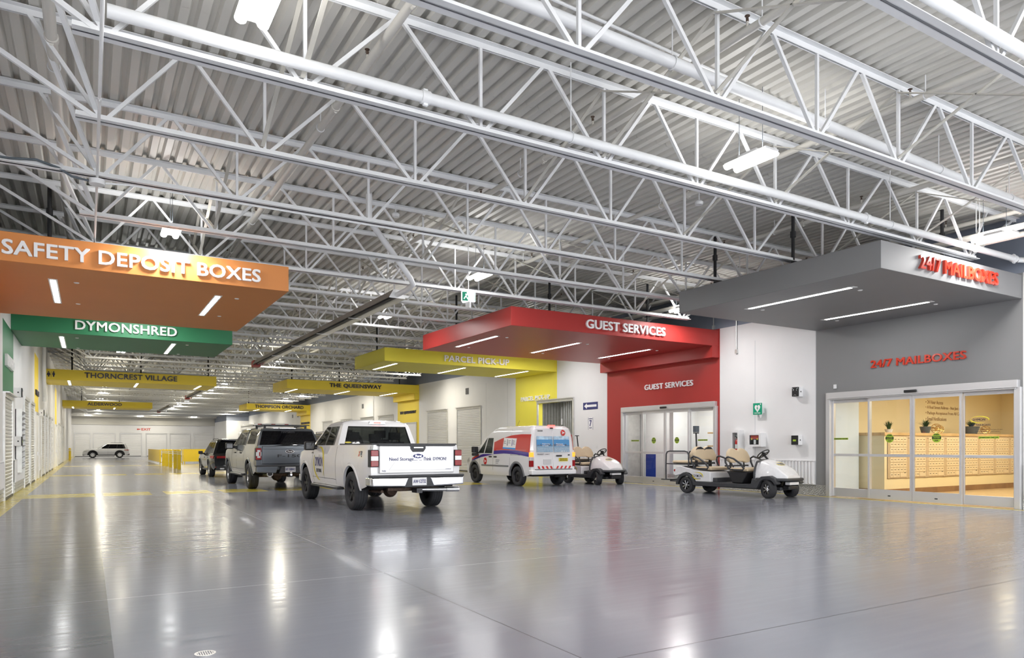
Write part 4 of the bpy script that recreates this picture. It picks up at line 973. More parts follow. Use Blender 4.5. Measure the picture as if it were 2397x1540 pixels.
def truck(label, loc, paint, crew, cap, rz=0., wb=3.62):
    r = thing('pickup_truck', label, 'pickup truck', loc, rz, group='pickup trucks'); R = .405; yt, yn = -1.2, wb + .88
    HWZ = [(.40, .925), (.52, .962), (.74, .99), (.95, .998), (1.08, .99), (1.2, .965), (1.3, .945), (1.4, .93)]
    def hw(y, z):
        e = 1 - .10 * max(0, (y - wb - .35) / .55) ** 2 - .03 * max(0, (-y - .95) / .25) ** 2
        return pw(HWZ, z) * e
    cy = .95 if not crew else .62
    top = lambda y: pw([(-1.2, 1.365), (cy, 1.365), (cy + .3, 1.34), (wb - .35, 1.30), (wb + .2, 1.24), (wb + .7, 1.14), (wb + .88, 1.02)], y)
    base = lambda y: pw([(-1.2, .62), (-.9, .52), (-.6, .47), (.6, .45), (wb - .6, .45), (wb + .5, .42), (wb + .88, .5)], y)
    AR = [(0, .43, .5), (wb, .43, .49)]
    b = shell(yt, yn, base, top, hw, AR, 11, .015).build('body', paint, r, angle=38)
    m = MB(); m.box(-.86, yt + .1, .5, .86, yn - .15, .62); m.box(-.62, -.85, .48, .62, wb + .7, .9)
    for ya in (0, wb):
        for s in (-1, 1): m.box(s * .6, ya - .52, .45, s * .7, ya + .52, 1.0); m.box(s * .6, ya - .56, .9, s * .93, ya + .56, 1.02); m.box(s * .6, ya - .58, .45, s * .92, ya - .5, 1.0); m.box(s * .6, ya + .5, .45, s * .92, ya + .58, 1.0)
    m.build('underbody', M['rubber_dark'], r)
    m = MB(); m.tube((-.75, 0, R), (.75, 0, R), .05, 10); m.lathe([(0, -.16), (.12, -.12), (.17, 0), (.12, .12), (0, .15)], (-.12, -.05, R), 'y', 16, 0); m.tube((-.62, -.9, .42), (-.62, -.2, .4), .03, 8); m.tube((.62, -.9, .42), (.62, -.2, .4), .03, 8)
    m.bar((-.55, -1.0, .47), (.55, -1.0, .47), .08, .06); m.build('rear_axle', M['rust'], r)
    m = MB(); m.box(-.06, -1.36, .40, .06, -1.1, .49, 0); m.box(-.04, -1.365, .42, .04, -1.36, .47, 1); m.build('tow_hitch', [M['dark_metal'], M['black']], r)
    ex = .52 if not cap else -.6; m = MB()
    if not cap: m.tube((.15, -1.05, .45), (.72, -1.08, .44), .04, 12); m.tube((.72, -1.08, .44), (1.0, -1.1, .435), .055, 14)
    else: m.tube((ex, -.5, .46), (ex, -1.3, .5), .05, 14); m.tube((ex, -1.24, .495), (ex, -1.36, .505), .085, 18); m.tube((ex, -1.355, .505), (ex, -1.365, .505), .072, 18, 1)
    m.build('exhaust', [M['alu'], M['black']], r)
    tr = .72 - .0
    for x, s in ((-.855, -1), (.855, 1)):
        for y in (0, wb): tyre_wheel(r, x, y, R, .275, .235, s, M['dark_metal'] if not cap else M['alu'], 6, M['black'] if not cap else M['dark_metal'])
    flare(r, hw, 0, .43, .5, .06, paint, .018, .47); flare(r, hw, wb, .43, .49, .06, paint, .018, .46)
    # cab
    if crew: lev = [(1.30, .62, 3.12, .945), (1.37, .64, 2.98, .935), (1.78, .74, 2.25, .81), (1.86, .82, 2.05, .765), (1.905, .95, 1.9, .66)]; pil = [(.72, .86), (1.28, 1.22), (1.36, 1.3), (2.0, 1.75), (2.08, 1.80), (2.85, 1.95)]
    else: lev = [(1.30, .95, 3.30, .945), (1.36, .97, 3.18, .935), (1.79, 1.06, 2.46, .80), (1.87, 1.13, 2.28, .755), (1.915, 1.25, 2.12, .65)]; pil = [(1.3, 1.3), (1.42, 1.4), (1.98, 1.86), (2.08, 1.95), (2.98, 2.1)]
    nm = [0, 1, 0, 1] if not crew else [0, 1, 0, 1, 0, 1]
    nm = nm[:len(pil) - 1]
    if crew: nm = [1, 0, 1, 0, 1]
    c = cabin(r, lev, pil, (1, 2), nm, paint, M['tint'] if not crew else M['tint_dark'], .035, (.02, .12), M['black'], rear_glass=not cap)
    seats(r, 2.0, (-.42, .42), 1.38); seats(r, 1.25 if not crew else 1.05, (-.5, .5), 1.32, True)
    if not cap: seats(r, 1.2, (0,), 1.28)
    m = MB(); m.box(-.86, lev[0][1] + .1, .7, .86, lev[0][2] - .5, 1.28); m.box(-.8, 2.75, 1.2, .8, 3.0, 1.36); m.build('cab_interior', M['black'], r)
    # mirrors
    for s in (-1, 1):
        m = MB(); y = 2.72 if not crew else 2.55; m.box(s * 1.0, y - .09, 1.24, s * 1.24, y + .08, 1.45); m.box(s * .9, y - .03, 1.26, s * 1.02, y + .05, 1.36); k = m.build('side_mirror', M['black'], r, bevel=.035, seg=3)
        m = MB(); m.box(s * 1.03, y - .096, 1.27, s * 1.22, y - .09, 1.42); m.build('mirror_glass', M['bpaint'], k)  # dark reflection of the mirror put into its black colour
    # running boards
    for s in (-1, 1):
        m = MB(); a, e = (.75, wb - .72); m.box(s * .88, a, .385, s * 1.04, e, .43, 1); m.box(s * .9, a + .25, .43, s * 1.03, e - .02, .442, 0); m.box(s * .6, a + .4, .41, s * .9, a + .46, .5, 1); m.box(s * .6, e - .46, .41, s * .9, e - .4, .5, 1); m.build('running_board', [M['alu'], M['trimblack']], r, bevel=.012)
    # tailgate with handle
    m = MB(); m.box(-.81, yt - .07, .80, .81, yt + .02, 1.345); tg = m.build('tailgate', paint, r, bevel=.018, seg=3)
    m = MB(); yb = yt - .07
    if not cap:
        m.prism([(-.62, .86), (.62, .86), (.5, 1.02), (-.5, 1.02)], lambda u, v, d: (u, yb - d, v), .008); m.build('tailgate_relief', paint, tg, bevel=.006)
        m = MB(); m.box(-.84, yt - .08, 1.345, .84, yt + .05, 1.385); m.build('tailgate_cap', M['trimblack'], tg, bevel=.012)
        m = MB(); m.prism([(-.165, 1.36), (.165, 1.36), (.165, 1.29), (.115, 1.225), (-.115, 1.225), (-.165, 1.29)], lambda u, v, d: (u, yb - .006 - d, v), .012); k = m.build('handle_bezel', M['trimblack'], tg, bevel=.006)
        m = MB(); m.box(-.105, yb - .04, 1.295, .105, yb - .018, 1.325); m.build('tailgate_handle', M['alu'], k, bevel=.006)
    else:
        m.box(-.8, yt - .085, 1.24, .8, yt - .06, 1.33); m.build('tailgate_spoiler', paint, tg, bevel=.012)
        m = MB(); rear_text(m, 'F-150', -.36, 1.0, .72, .085, yb - .004, .03); m.build('tailgate_lettering', M['black'], tg, fixn=False)
    m = MB(); P = lambda k, z: [(k * u * .115, z + k * v * .05) for u, v in disc(28)]; ez = 1.14 if not cap else 1.175
    m.prism(P(1.12, ez), lambda u, v, d: (u, yb - .006 - d, v), .012, 1); m.prism(P(1, ez), lambda u, v, d: (u, yb - .02 - d, v), .003, 0); rear_text(m, 'Ford', -.065, ez - .024, .13, .05, yb - .023, .0, 1)
    m.build('oval_badge', [M['navy'] if not cap else M['black'], M['chrome']], tg, fixn=False)
    # tail lights
    for s in (-1, 1):
        m = MB(); z0, z1 = (.94, 1.255) if not cap else (.93, 1.27); y1_ = yt + .16; q = []
        for a, e, mi in ((z0, z0 + .11, 0), (z0 + .11, z1 - .11, 1), (z1 - .11, z1, 0)): m.box(s * .835, yt - .075, a, s * .985, yt + .05, e, mi)
        m.box(s * .825, yt - .06, z0 - .012, s * .992, yt + .1, z1 + .012, 2)
        if cap: m.box(s * .86, yt - .08, z0 + .05, s * .95, yt - .07, z1 - .05, 1); m.box(s * .86, yt - .082, z0 + .11, s * .9, yt - .07, z1 - .11, 0)
        m.build('tail_light', [M['tail'], M['clearlens'], M['black']], r, bevel=.008)
    # bumper
    ch = M['chrome'] if not cap else M['gpaint']
    for s in (-1, 1):
        m = MB(); pr = [(.30, .53), (.99, .55), (1.0, .72), (.22, .72)] if not cap else [(.42, .52), (.99, .54), (1.0, .73), (.36, .73)]
        m.prism([(s * u, v) for u, v in pr], lambda u, v, d: (u * (1 if d < .1 else 1), yt - .17 + d, v), .1)
        m.box(s * .9, yt - .08, .55, s * 1.005, yt + .22, .72); m.build('bumper_bar', ch, r, bevel=.03, seg=4)
    m = MB(); m.box(-1.0, yt - .165, .72, 1.0, yt + .05, .765); m.prism([(-.33, .52), (.33, .52), (.26, .72), (-.26, .72)], lambda u, v, d: (u, yt - .15 + d, v), .12); m.build('bumper_pad', M['trimblack'], r, bevel=.012)
    m = MB(); m.box(-.155, yt - .158, .555, .155, yt - .15, .71, 0); rear_text(m, 'AW·12732' if not cap else 'BT·58842', -.135, .60, .27, .07, yt - .159, .012, 1); m.build('licence_plate', [M['white_letter'] if not cap else M['clearlens'], M['navy']], r, fixn=False)
    # handles and seams
    m = MB(); dz = 1.08
    doors = [2.25, 1.5] if not crew else [2.25, 1.22]
    for s in (-1, 1):
        sm = [[(2.88 + (0 if not crew else -.1), .46), (2.92 + (0 if not crew else -.1), .9), (2.95 + (0 if not crew else -.15), 1.28)], [(1.95, .46), (1.98, 1.3)], [(cy + .12, .5), (cy + .08, .9), (cy + .1, 1.33)], [(wb - .66, .6), (cy + .1, .6)]]
        for q in sm: seam(m, q, hw, s)
        seam(m, [(-1.1, 1.0), (-1.1, 1.34)], hw, s, .006)
    m.build('panel_gaps', M['rubber_dark'], r, fixn=False)
    for s in (-1, 1):
        for y in (doors if crew else doors[:1]):
            m = MB(); x = hw(y, 1.12); m.box(s * (x - .005), y - .11, 1.1, s * (x + .03), y + .11, 1.14); m.build('door_handle', paint if not crew else M['trimblack'], r, bevel=.012)
    # front end (seen from other sides)
    m = MB(); m.box(-.62, yn - .04, .62, .62, yn + .03, .98); m.build('grille', M['black'], r, bevel=.02)
    for s in (-1, 1): m = MB(); m.box(s * .62, yn - .16, .76, s * .86, yn + .01, .98); m.build('headlight', M['clearlens'], r, bevel=.03)
    m = MB(); m.box(-.9, yn - .1, .42, .9, yn + .1, .62); m.build('front_bumper', ch, r, bevel=.04, seg=3)
    if not cap:
        m = MB(); m.box(-.93, yt + .05, 1.365, .93, cy - .02, 1.395); m.build('bed_cover', M['trimblack'], r, bevel=.01)
        m = MB(); m.prism([(-.2, 1.845), (.2, 1.845), (.17, 1.9), (-.17, 1.9)], lambda u, v, d: (u, 1.085 + d, v), .08, 0); m.box(-.085, 1.078, 1.855, .085, 1.09, 1.892, 1); m.build('brake_light', [M['clearlens'], M['red_lit']], c)
        m = MB(); m.prism([(.075 * u - .72, 1.425 + .018 * v) for u, v in disc(16)], lambda u, v, d: (u, .985 - d, v), .003); m.build('window_sticker', M['line_yellow'], c)
        # door lettering, crescents
        m = MB(); side_text(m, 'DYMON', 2.66, .86, .62, .22, hw, .008, 0); side_text(m, 'SELF STORAGE', 2.56, .72, .42, .085, hw, .0, 3)
        for a0, a1, oy in ((-45, 110, 0), (150, 275, .0)):
            uv, fs = crescent(20, .40, a0, a1, .07, 1.12); uv = [(2.36 - u, .93 + v) for u, v in uv]; side_mesh(m, uv, [f[::-1] for f in fs], hw, 1)
            uv2 = [(y, z) for y, z in uv]
        side_text(m, 'X', -.48, 1.13, .09, .11, hw, .02, 2); side_text(m, 'TR', -.58, 1.15, .13, .09, hw, .01, 3); side_text(m, '4x4', -.66, 1.12, .06, .022, hw, .0, 3)
        side_text(m, 'F150', 3.05, 1.16, .15, .035, hw, .0, 3); m.build('door_decals', [M['navy'], M['line_yellow'], M['red_letter'], M['trimblack']], r, fixn=False)
        m = MB(); yq = yb - .0025
        for t_, x_, w_, z_, h_ in (('Need', -.61, .185, 1.05, .065), ('Storage', -.385, .29, 1.032, .083), ('... ..', -.085, .165, 1.05, .012), ('Think', .114, .18, 1.05, .068), ('DYMON!', .335, .295, 1.05, .065), ('help', -.76, .08, .83, .04), ('ECOBOOST', .62, .12, .86, .016)):
            m = MB(); rear_text(m, t_, x_, z_, w_, h_, yb - .001, .008 if w_ > .13 else 0, 0); m.build('tailgate_lettering', M['navy'], tg, fixn=False)
    else:
        # bed cap with big rear glass and roof rack
        tp = [(1.33, -1.21, cy + .02, .935), (1.40, -1.2, cy + .02, .925), (1.80, -1.02, cy + .04, .80), (1.86, -.95, cy + .04, .76), (1.885, -.85, cy, .66)]
        k = cabin(r, tp, [(-1.0, -.82), (-.78, -.72), (cy - .2, cy - .18), (cy - .12, cy - .1)], (1, 2), [0, 1, 0], paint, M['tint_dark'], .02, (.03, .03), paint, True, front_glass=False, rear_band=(0, 2), rear_xs=.93)
        m = MB()
        for x in (-.6, .6): m.tube((x, -.78, 1.96), (x, .62, 1.96), .022, 8)
        for y in (-.7, .1, .5): m.box(-.74, y - .035, 1.975, .74, y + .035, 2.0); 
        for y in (-.7, .5):
            for x in (-.62, .62): m.box(x - .03, y - .03, 1.87, x + .03, y + .03, 1.98)
        m.build('roof_rack', M['black'], r); m = MB(); m.box(-.25, -1.0, 1.868, .25, -.9, 1.9); m.build('cap_brake_light', M['clearlens'], k, bevel=.008)
        m = MB(); rear_text(m, 'CENTURION', -.2, 1.74, .4, .05, -1.075, .0); m.xf(Matrix.Translation((0, .03, 0))); m.build('glass_lettering', M['dark_metal'], k, fixn=False)
        m = MB(); m.tube((0, -1.36, .47), (0, -1.46, .47), .03, 10); m.lathe([(0, -.04), (.035, -.02), (.04, .0), (.03, .03), (0, .042)], (0, -1.44, .53), 'z', 14); m.build('tow_ball', M['chrome'], r)
    return r
truck('white pickup truck with blue and yellow door logo, parked nearest the camera', (5.71, 14.55, 0), M['wpaint'], False, False)
truck('dark grey pickup truck with bed cap and black roof rack', (5.26, 23.3, 0), M['gpaint'], True, True, wb=3.69)

def suv(label, loc, rz, paint, clad=None, wb=2.7, H=1.68, W_=.93, rim='alu', glass='tint_dark', spokes=5, dark=False):
    r = thing('sport_utility_car', label, 'car', loc, rz, group='sport utility cars'); yt, yn, R = -.93, wb + .92, .36; s_ = H / 1.68; BZ = .98 * s_
    HWZ = [(.25, .80), (.4, .87), (.6, .92), (.78, .93), (.9, .91), (1.0, .87), (1.1, .84)]
    def hw(y, z):
        e = 1 - .13 * max(0, (y - wb - .2) / .72) ** 2 - .13 * max(0, (-y - .3) / .63) ** 2
        return pw([(a * s_, b) for a, b in HWZ], z) * e * W_ / .93
    top = lambda y: pw([(yt, .86), (yt + .12, .99), (0, 1.0), (wb - .75, .99), (wb - .35, 1.0), (wb + .3, .96), (wb + .72, .88), (yn, .74)], y) * s_
    base = lambda y: pw([(yt, .42), (-.55, .3), (.5, .27), (wb - .5, .27), (wb + .5, .26), (yn, .36)], y)
    shell(yt, yn, base, top, hw, [(0, .36, .43), (wb, .36, .43)], 10, .05).build('body', paint, r, angle=40)
    m = MB(); m.box(-.72, yt + .15, .3, .72, yn - .15, .45)
    for ya in (0, wb):
        for s in (-1, 1): m.box(s * .5, ya - .46, .33, s * .6, ya + .46, .85); m.box(s * .5, ya - .48, .76, s * .8, ya + .48, .86)
    m.build('underbody', M['rubber_dark'], r)
    for x, s in ((-.80 * W_ / .93, -1), (.80 * W_ / .93, 1)):
        for y in (0, wb): tyre_wheel(r, x, y, R, .235, .235, s, M['black'] if rim == 'mix' else M[rim], spokes, M['alu'], 'twin')
    for ya in (0, wb): flare(r, hw, ya, .36, .43, .05 if not clad else .075, clad or paint, .012, .3)
    lev = [(BZ - .01, -.86, wb - .3, .845), (BZ + .06, -.84, wb - .42, .83), (1.52 * s_, -.62, wb - 1.2, .66), (1.6 * s_, -.55, wb - 1.4, .62), (1.635 * s_, -.4, wb - 1.55, .54)]
    lev = [(z, a, b, w * W_ / .93) for z, a, b, w in lev]
    c = cabin(r, lev, [(-.6, -.38), (-.42, -.2), (.25, .15), (.34, .22), (1.1, .85), (1.18, .92), (wb - .62, wb - 1.5)], (1, 2), [0, 1, 0, 1, 0, 1], paint, M[glass], .03, (.12, .14), M['black'])
    m = MB(); m.box(-.7, -.6, .5, .7, wb - .8, BZ - .06); m.build('cabin_interior', M['black'], r)
    seats(r, 1.0, (-.36, .36), 1.08 * s_); seats(r, .1, (-.36, .36), 1.05 * s_)
    for s in (-1, 1):
        m = MB(); y = wb - .78; m.box(s * .9 * W_ / .93, y - .06, BZ + .0, s * 1.08 * W_ / .93, y + .09, BZ + .14); m.box(s * .82 * W_ / .93, y - .01, BZ + .01, s * .94, y + .04, BZ + .06); m.build('side_mirror', M['black'] if dark else paint, r, bevel=.035, seg=3)
        m = MB(); side_mesh(m, [(-.86, .80 * s_), (-.45, .84 * s_), (-.42, .93 * s_), (-.84, .94 * s_)], [[0, 1, 2, 3]], hw, 0, s, .02); z = .87 * s_
        m.box(s * .35, yt - .015, z - .05, s * .72, yt + .1, z + .05); m.build('tail_light', M['tail'], r, bevel=.01)
        m = MB(); side_mesh(m, [(yn - .35, .72 * s_), (yn - .1, .66 * s_), (yn - .12, .74 * s_), (yn - .38, .80 * s_)], [[0, 1, 2, 3]], hw, 0, s, .015); m.build('headlight', M['clearlens'], r)
        m = MB(); m.box(s * .5, yt - .012, .42, s * .78, yt + .05, .455); m.build('reflector', M['tail'], r)
        m = MB(); m.path([(s * .56, -.3, 1.63 * s_), (s * .57, -.25, 1.67 * s_), (s * .58, wb - 1.75, 1.67 * s_), (s * .58, wb - 1.7, 1.63 * s_)], .014, 6); m.build('roof_rail', M['black'], r)
        m = MB()
        for y in (.3, 1.3): m.box(s * (hw(y, .85 * s_) - .005), y - .09, .84 * s_, s * (hw(y, .85 * s_) + .025), y + .09, .87 * s_)
        m.build('door_handles', paint, r, bevel=.008)
    m = MB()
    for s in (-1, 1):
        for q in ([(1.14, .3), (1.14, .97 * s_)], [(.32, .72), (.36, .97 * s_)], [(2.0, .3), (2.02, .95 * s_)]): seam(m, q, hw, s)
    m.build('panel_gaps', M['rubber_dark'], r, fixn=False)
    m = MB(); m.box(-.74, yt - .03, .3, .74, yt + .16, .48); m.box(-.7, yn - .16, .28, .7, yn + .02, .42)
    for s in (-1, 1): m.box(s * .8, .46, .27, s * .88, wb - .46, .35)
    m.build('lower_cladding', M['trimblack'], r, bevel=.02)
    for s in (-1, 1): m = MB(); m.box(s * .42, yt - .045, .33, s * .6, yt + .05, .41); m.build('exhaust_tip', M['alu'], r, bevel=.02)
    m = MB(); m.box(-.17, yt - .008, .58 * s_, .17, yt + .03, .70 * s_); m.build('licence_plate', M['clearlens'], r)
    m = MB(); m.box(-.5, -.62, 1.585 * s_, .5, -.42, 1.625 * s_); m.build('rear_spoiler', paint, r, bevel=.015)
    m = MB(); m.box(-.4, yn - .05, .45, .4, yn + .01, .62); m.build('grille', M['black'], r, bevel=.015)
    return r
suv('black sport utility car parked ahead of the grey pickup', (5.37, 33.1, 0), 0, M['bpaint'], None, 2.7, 1.66, .93, 'alu', 'tint_dark', 5, True)
suv('white sport utility car parked sideways before the far doors', (2.93, 90.0, 0), PI / 2, M['wpaint'], M['trimblack'], 2.56, 1.66, .92, 'mix', 'tint_dark', 8)
suv('black sport utility car mostly hidden between the two pickups', (8.5, 27.6, 0), 0, M['bpaint'], None, 2.9, 1.9, 1.0, 'alu', 'tint_dark', 5, True)

# ---- postal van
def van(loc, rz):
    r = thing('delivery_van', 'white postal van with red and navy side stripe and harbour picture on its rear doors', 'van', loc, rz); wb = 2.92; R = .33; yt, yn = -.86, wb + .82
    HWZ = [(.3, .85), (.45, .89), (.75, .895), (1.05, .89), (1.2, .88), (1.5, .85), (1.8, .80), (1.95, .74), (2.02, .62)]
    def hw(y, z):
        e = 1 - .17 * max(0, (y - wb + .1) / .92) ** 2 - .02 * max(0, (-y - .6) / .26) ** 2
        return pw(HWZ, z) * e
    top = lambda y: pw([(yt, 1.2), (1.42, 1.2), (1.56, 1.06), (2.5, 1.04), (wb + .1, 1.0), (wb + .5, .92), (yn, .66)], y)
    base = lambda y: pw([(yt, .42), (-.6, .36), (.5, .33), (wb - .5, .32), (wb + .5, .28), (yn, .34)], y)
    shell(yt, yn, base, top, hw, [(0, .34, .42), (wb, .34, .42)], 10, .02).build('body', M['wpaint'], r, angle=38)
    lev = [(1.0, -.86, 3.12, .888), (1.08, -.86, 3.05, .885), (1.62, -.83, 2.28, .835), (1.78, -.81, 2.02, .80), (1.93, -.78, 1.7, .745), (2.0, -.7, 1.5, .66)]
    c = cabin(r, lev, [(-.6, -.6), (1.52, 1.45), (1.62, 1.55), (2.18, 1.8), (2.24, 1.85), (2.72, 1.6)], (1, 2), [0, 0, 1, 0, 1], M['wpaint'], M['tint'], .03, (.02, .14), M['wpaint'], rear_glass=False, rear_xs=.9)
    m = MB(); m.box(-.7, yt + .1, .34, .7, yn - .15, .48)
    for ya in (0, wb):
        for s in (-1, 1): m.box(s * .5, ya - .45, .33, s * .6, ya + .45, .85); m.box(s * .5, ya - .47, .76, s * .84, ya + .47, .86)
    m.bar((-.6, -.75, .38), (.6, -.75, .38), .06, .06); m.tube((.1, -.8, .36), (.5, -.78, .36), .06, 10); m.build('underbody', M['rubber_dark'], r)
    m = MB(); m.box(-.78, 1.35, .5, .78, 2.4, 1.05); m.box(-.7, 1.4, 1.05, .7, 1.45, 1.75); m.build('cab_interior', M['plastic_grey'], r)
    seats(r, 1.55, (-.4, .4), 1.2)
    for x, s in ((-.78, -1), (.78, 1)):
        for y in (0, wb): tyre_wheel(r, x, y, R, .205, .205, s, M['dark_metal'], 5, M['black'], 'steel')
    for ya in (0, wb): flare(r, hw, ya, .34, .42, .07, M['plastic_grey'], .02, .33)
    def strip(lo, hi, ya, ye, n=24):
        uv = []; fs = []
        for i in range(n + 1):
            y = lerp(ya, ye, i / n); a, b = lo(y), hi(y); uv += [(y, lerp(a, b, k / 5)) for k in range(6)]
        for i in range(n):
            for k in range(5): fs.append([6*i+k, 6*i+6+k, 6*i+7+k, 6*i+k+1])
        return uv, fs
    hws = lambda y, z: hw(y, z) if z < 1.05 or y > 2.9 else pw([(1.0, .888), (1.08, .885), (1.62, .835), (1.78, .80), (1.93, .745)], z)
    rlo = lambda y: pw([(-.84, 1.12), (0, 1.19), (.8, 1.2), (1.5, 1.17), (2.4, 1.02), (3.05, .83)], y); rhi = lambda y: pw([(-.84, 1.72), (-.2, 1.73), (.4, 1.7), (1.0, 1.6), (1.5, 1.47), (1.54, 1.45)], y)
    blo = lambda y: pw([(-.84, .98), (0, 1.06), (.8, 1.08), (1.5, 1.05), (2.4, .93), (3.1, .78)], y)
    for s in (-1, 1):
        m = MB(); side_mesh(m, *strip(rlo, rhi, -.8, 1.5), hws, 0, s, .002, .004); side_mesh(m, *strip(lambda y: rlo(y), lambda y: rlo(y) + .07, 2.55, 3.08, 8), hw, 0, s, .002, .003)
        side_mesh(m, *strip(blo, rlo, -.8, 1.5), hws, 1, s, .002, .004); side_mesh(m, *strip(blo, lambda y: min(rlo(y), 1.05), 1.5, 3.1), hw, 1, s, .002, .003)
        m.build('side_stripe', [M['van_red'], M['van_blue']], r, fixn=False)
        m = MB(); m.box(s * (hw(.6, .6) - .01), .5, .63, s * (hw(.6, .6) + .018), 2.35, .68); m.build('rubbing_strip', M['plastic_grey'], r, bevel=.01)
        m = MB()
        for q in ([(1.55, .38), (1.53, 1.15)], [(.42, .45), (.42, .9), (.44, 1.9)], [(2.48, .5), (2.5, .95)]): seam(m, q, hws, s)
        seam(m, [(-.75, 1.04), (.4, 1.05)], hws, s, .025); m.build('panel_gaps', M['rubber_dark'], r, fixn=False)
        for y in (1.72, 1.38):
            m = MB(); m.box(s * (hw(y, .97) - .01), y - .1, .935, s * (hw(y, .97) + .025), y + .1, .985); m.build('door_handle', M['black'], r, bevel=.018)
        m = MB(); side_mesh(m, [(2.08 + .115 * u, .80 + .13 * v) for u, v in disc(28)], [list(range(28))], hw, 0, s, .002)
        d_ = -1 if s < 0 else 1
        side_mesh(m, [(2.08 + d_ * u, .80 + v) for u, v in ((-.075, .055), (.08, .0), (-.075, -.055), (-.03, -.005))], [[0, 1, 2, 3]], hw, 1, s, .003, .004)
        for z_, w_ in ((.84, .26), (.785, .22), (.73, .17)): side_mesh(m, [(1.35, z_), (1.35 - w_, z_), (1.35 - w_, z_ + .016), (1.35, z_ + .016)], [[0, 1, 2, 3]], hw, 2, s, .002)
        m.build('door_decals', [M['van_red'], M['white_letter'], M['slate']], r, fixn=False)
        m = MB(); y = 2.62; m.box(s * .93, y - .1, 1.1, s * 1.13, y + .08, 1.32); m.box(s * .93, y - .1, .98, s * 1.12, y + .08, 1.09); m.box(s * .84, y - .02, 1.05, s * .96, y + .04, 1.12); m.build('side_mirror', M['black'], r, bevel=.03, seg=3)
        m = MB(); x = .88; m.box(s * .785, yt - .02, .98, s * .9, yt + .09, 1.13, 0); m.box(s * .785, yt - .018, .86, s * .9, yt + .09, .98, 1); m.box(s * .785, yt - .02, .66, s * .9, yt + .09, .86, 2); m.build('tail_light', [M['tail_lit'], M['clearlens'], M['tail']], r, bevel=.008)
    m = MB(); side_mesh(m, [(.9, 1.3), (.08, 1.27), (.04, 1.59), (.85, 1.62)], [[0, 1, 2, 3]], hws, 0, -1, .003, .008); side_mesh(m, [(.9, 1.245), (.085, 1.215), (.08, 1.27), (.9, 1.3)], [[0, 1, 2, 3]], hws, 1, -1, .003, .008)
    for y0, z0 in ((.85, 1.5), (.85, 1.46), (.85, 1.42), (.55, 1.51), (.55, 1.47), (.55, 1.43), (.27, 1.51), (.27, 1.47), (.27, 1.43), (.27, 1.39)):
        w_ = .12 + .03 * math.sin(z0 * 90 + y0 * 7); side_mesh(m, [(y0, z0), (y0 - w_, z0), (y0 - w_, z0 + .014), (y0, z0 + .014)], [[0, 1, 2, 3]], hws, 2, -1, .003, .012)
    side_mesh(m, [(.63, 1.35), (.59, 1.35), (.60, 1.57), (.62, 1.57)], [[0, 1, 2, 3]], hws, 2, -1, .003, .012); side_mesh(m, [(.33, 1.34), (.3, 1.34), (.3, 1.56), (.32, 1.56)], [[0, 1, 2, 3]], hws, 3, -1, .003, .012)
    m.build('side_poster', [M['white_letter'], M['skyblue'], M['slate'], M['van_blue']], r, fixn=False)
    # rear doors
    m = MB(); yb = yt - .035
    lo_, hi_ = [(-.76, .58), (.76, .58)], [(.74, 1.2), (.70, 1.75), (.6, 1.93), (-.6, 1.93), (-.70, 1.75), (-.74, 1.2)]
    rear_y = lambda z: pw([(.58, yt - .03), (1.17, yt - .03), (1.78, yt + .02), (1.93, yt + .05)], z)
    for s in (-1, 1):
        m = MB(); P = [(s * .006, .56), (s * .775, .56), (s * .77, 1.1), (s * .755, 1.45), (s * .72, 1.75), (s * .66, 1.9), (s * .006, 1.93)]
        m.prism(P, lambda u, v, d: (u, rear_y(v) + d, v), .05); d = m.build('rear_door', M['wpaint'], r, bevel=.006)
        # harbour picture on each door: sky, skyline, water
        m = MB(); x0, x1 = (.02, .66) if s > 0 else (-.66, -.02); Z = [1.14, 1.3, 1.345, 1.36, 1.55, 1.66]; C = [3, 2, 1, 0, 4]
        for k in range(5): m.add([(x0, rear_y(Z[k]) - .003, Z[k]), (x1, rear_y(Z[k]) - .003, Z[k]), (x1, rear_y(Z[k+1]) - .003, Z[k+1]), (x0, rear_y(Z[k+1]) - .003, Z[k+1])], [(0, 1, 2, 3)], C[k])
        rn = random.Random(5 + s)
        for k in range(14):
            x = rn.uniform(x0, x1 - .06); h = rn.uniform(.01, .06 if s > 0 else .05); m.add([(x, rear_y(1.36) - .0045, 1.355), (x + .04, rear_y(1.36) - .0045, 1.355), (x + .04, rear_y(1.4) - .0045, 1.355 + h), (x, rear_y(1.4) - .0045, 1.355 + h)], [(0, 1, 2, 3)], 1)
        for k, (tt, w_) in enumerate((('Delivering', .3), ('for Canada', .24)) if s < 0 else (('Partout', .28), ('pour le Canada', .34))): text_on(m, tt, (x0 + .22 if s < 0 else x0 + .1, rear_y(1.4) - .006, 1.385 - k * .055), (1, 0, 0), (0, 0, 1), w_, .042, .003, .02, 5)
        for k in range(9): x = x0 + rn.uniform(.25, .5); m.add([(x, rear_y(1.2) - .0045, 1.15), (x + .03, rear_y(1.2) - .0045, 1.15), (x + .015, rear_y(1.2) - .0045, 1.19)], [(0, 1, 2)], 5 if s > 0 else 2)
        m.build('harbour_picture', [mat('picture_sky', (.10, .32, .62), .3), mat('picture_skyline', (.10, .14, .22), .4), mat('picture_water', (.22, .38, .55), .3), mottle(mat('picture_water_pale', (.35, .48, .60), .3), 30, .3, (1, 1, 6)), mottle(mat('picture_cloud', (.45, .62, .82), .3), 9, .35), M['white_letter']], d, fixn=False)
        m = MB()
        for k in range(4): x = s * (.1 + k * .165); m.add([(x + q, rear_y(.6) - .003, z) for q, z in ((0, .59), (.075, .59), (.075 + s * .05, .68), (s * .05, .68))], [(0, 1, 2, 3)])
        m.build('warning_stripes', M['van_red'], d, fixn=False)
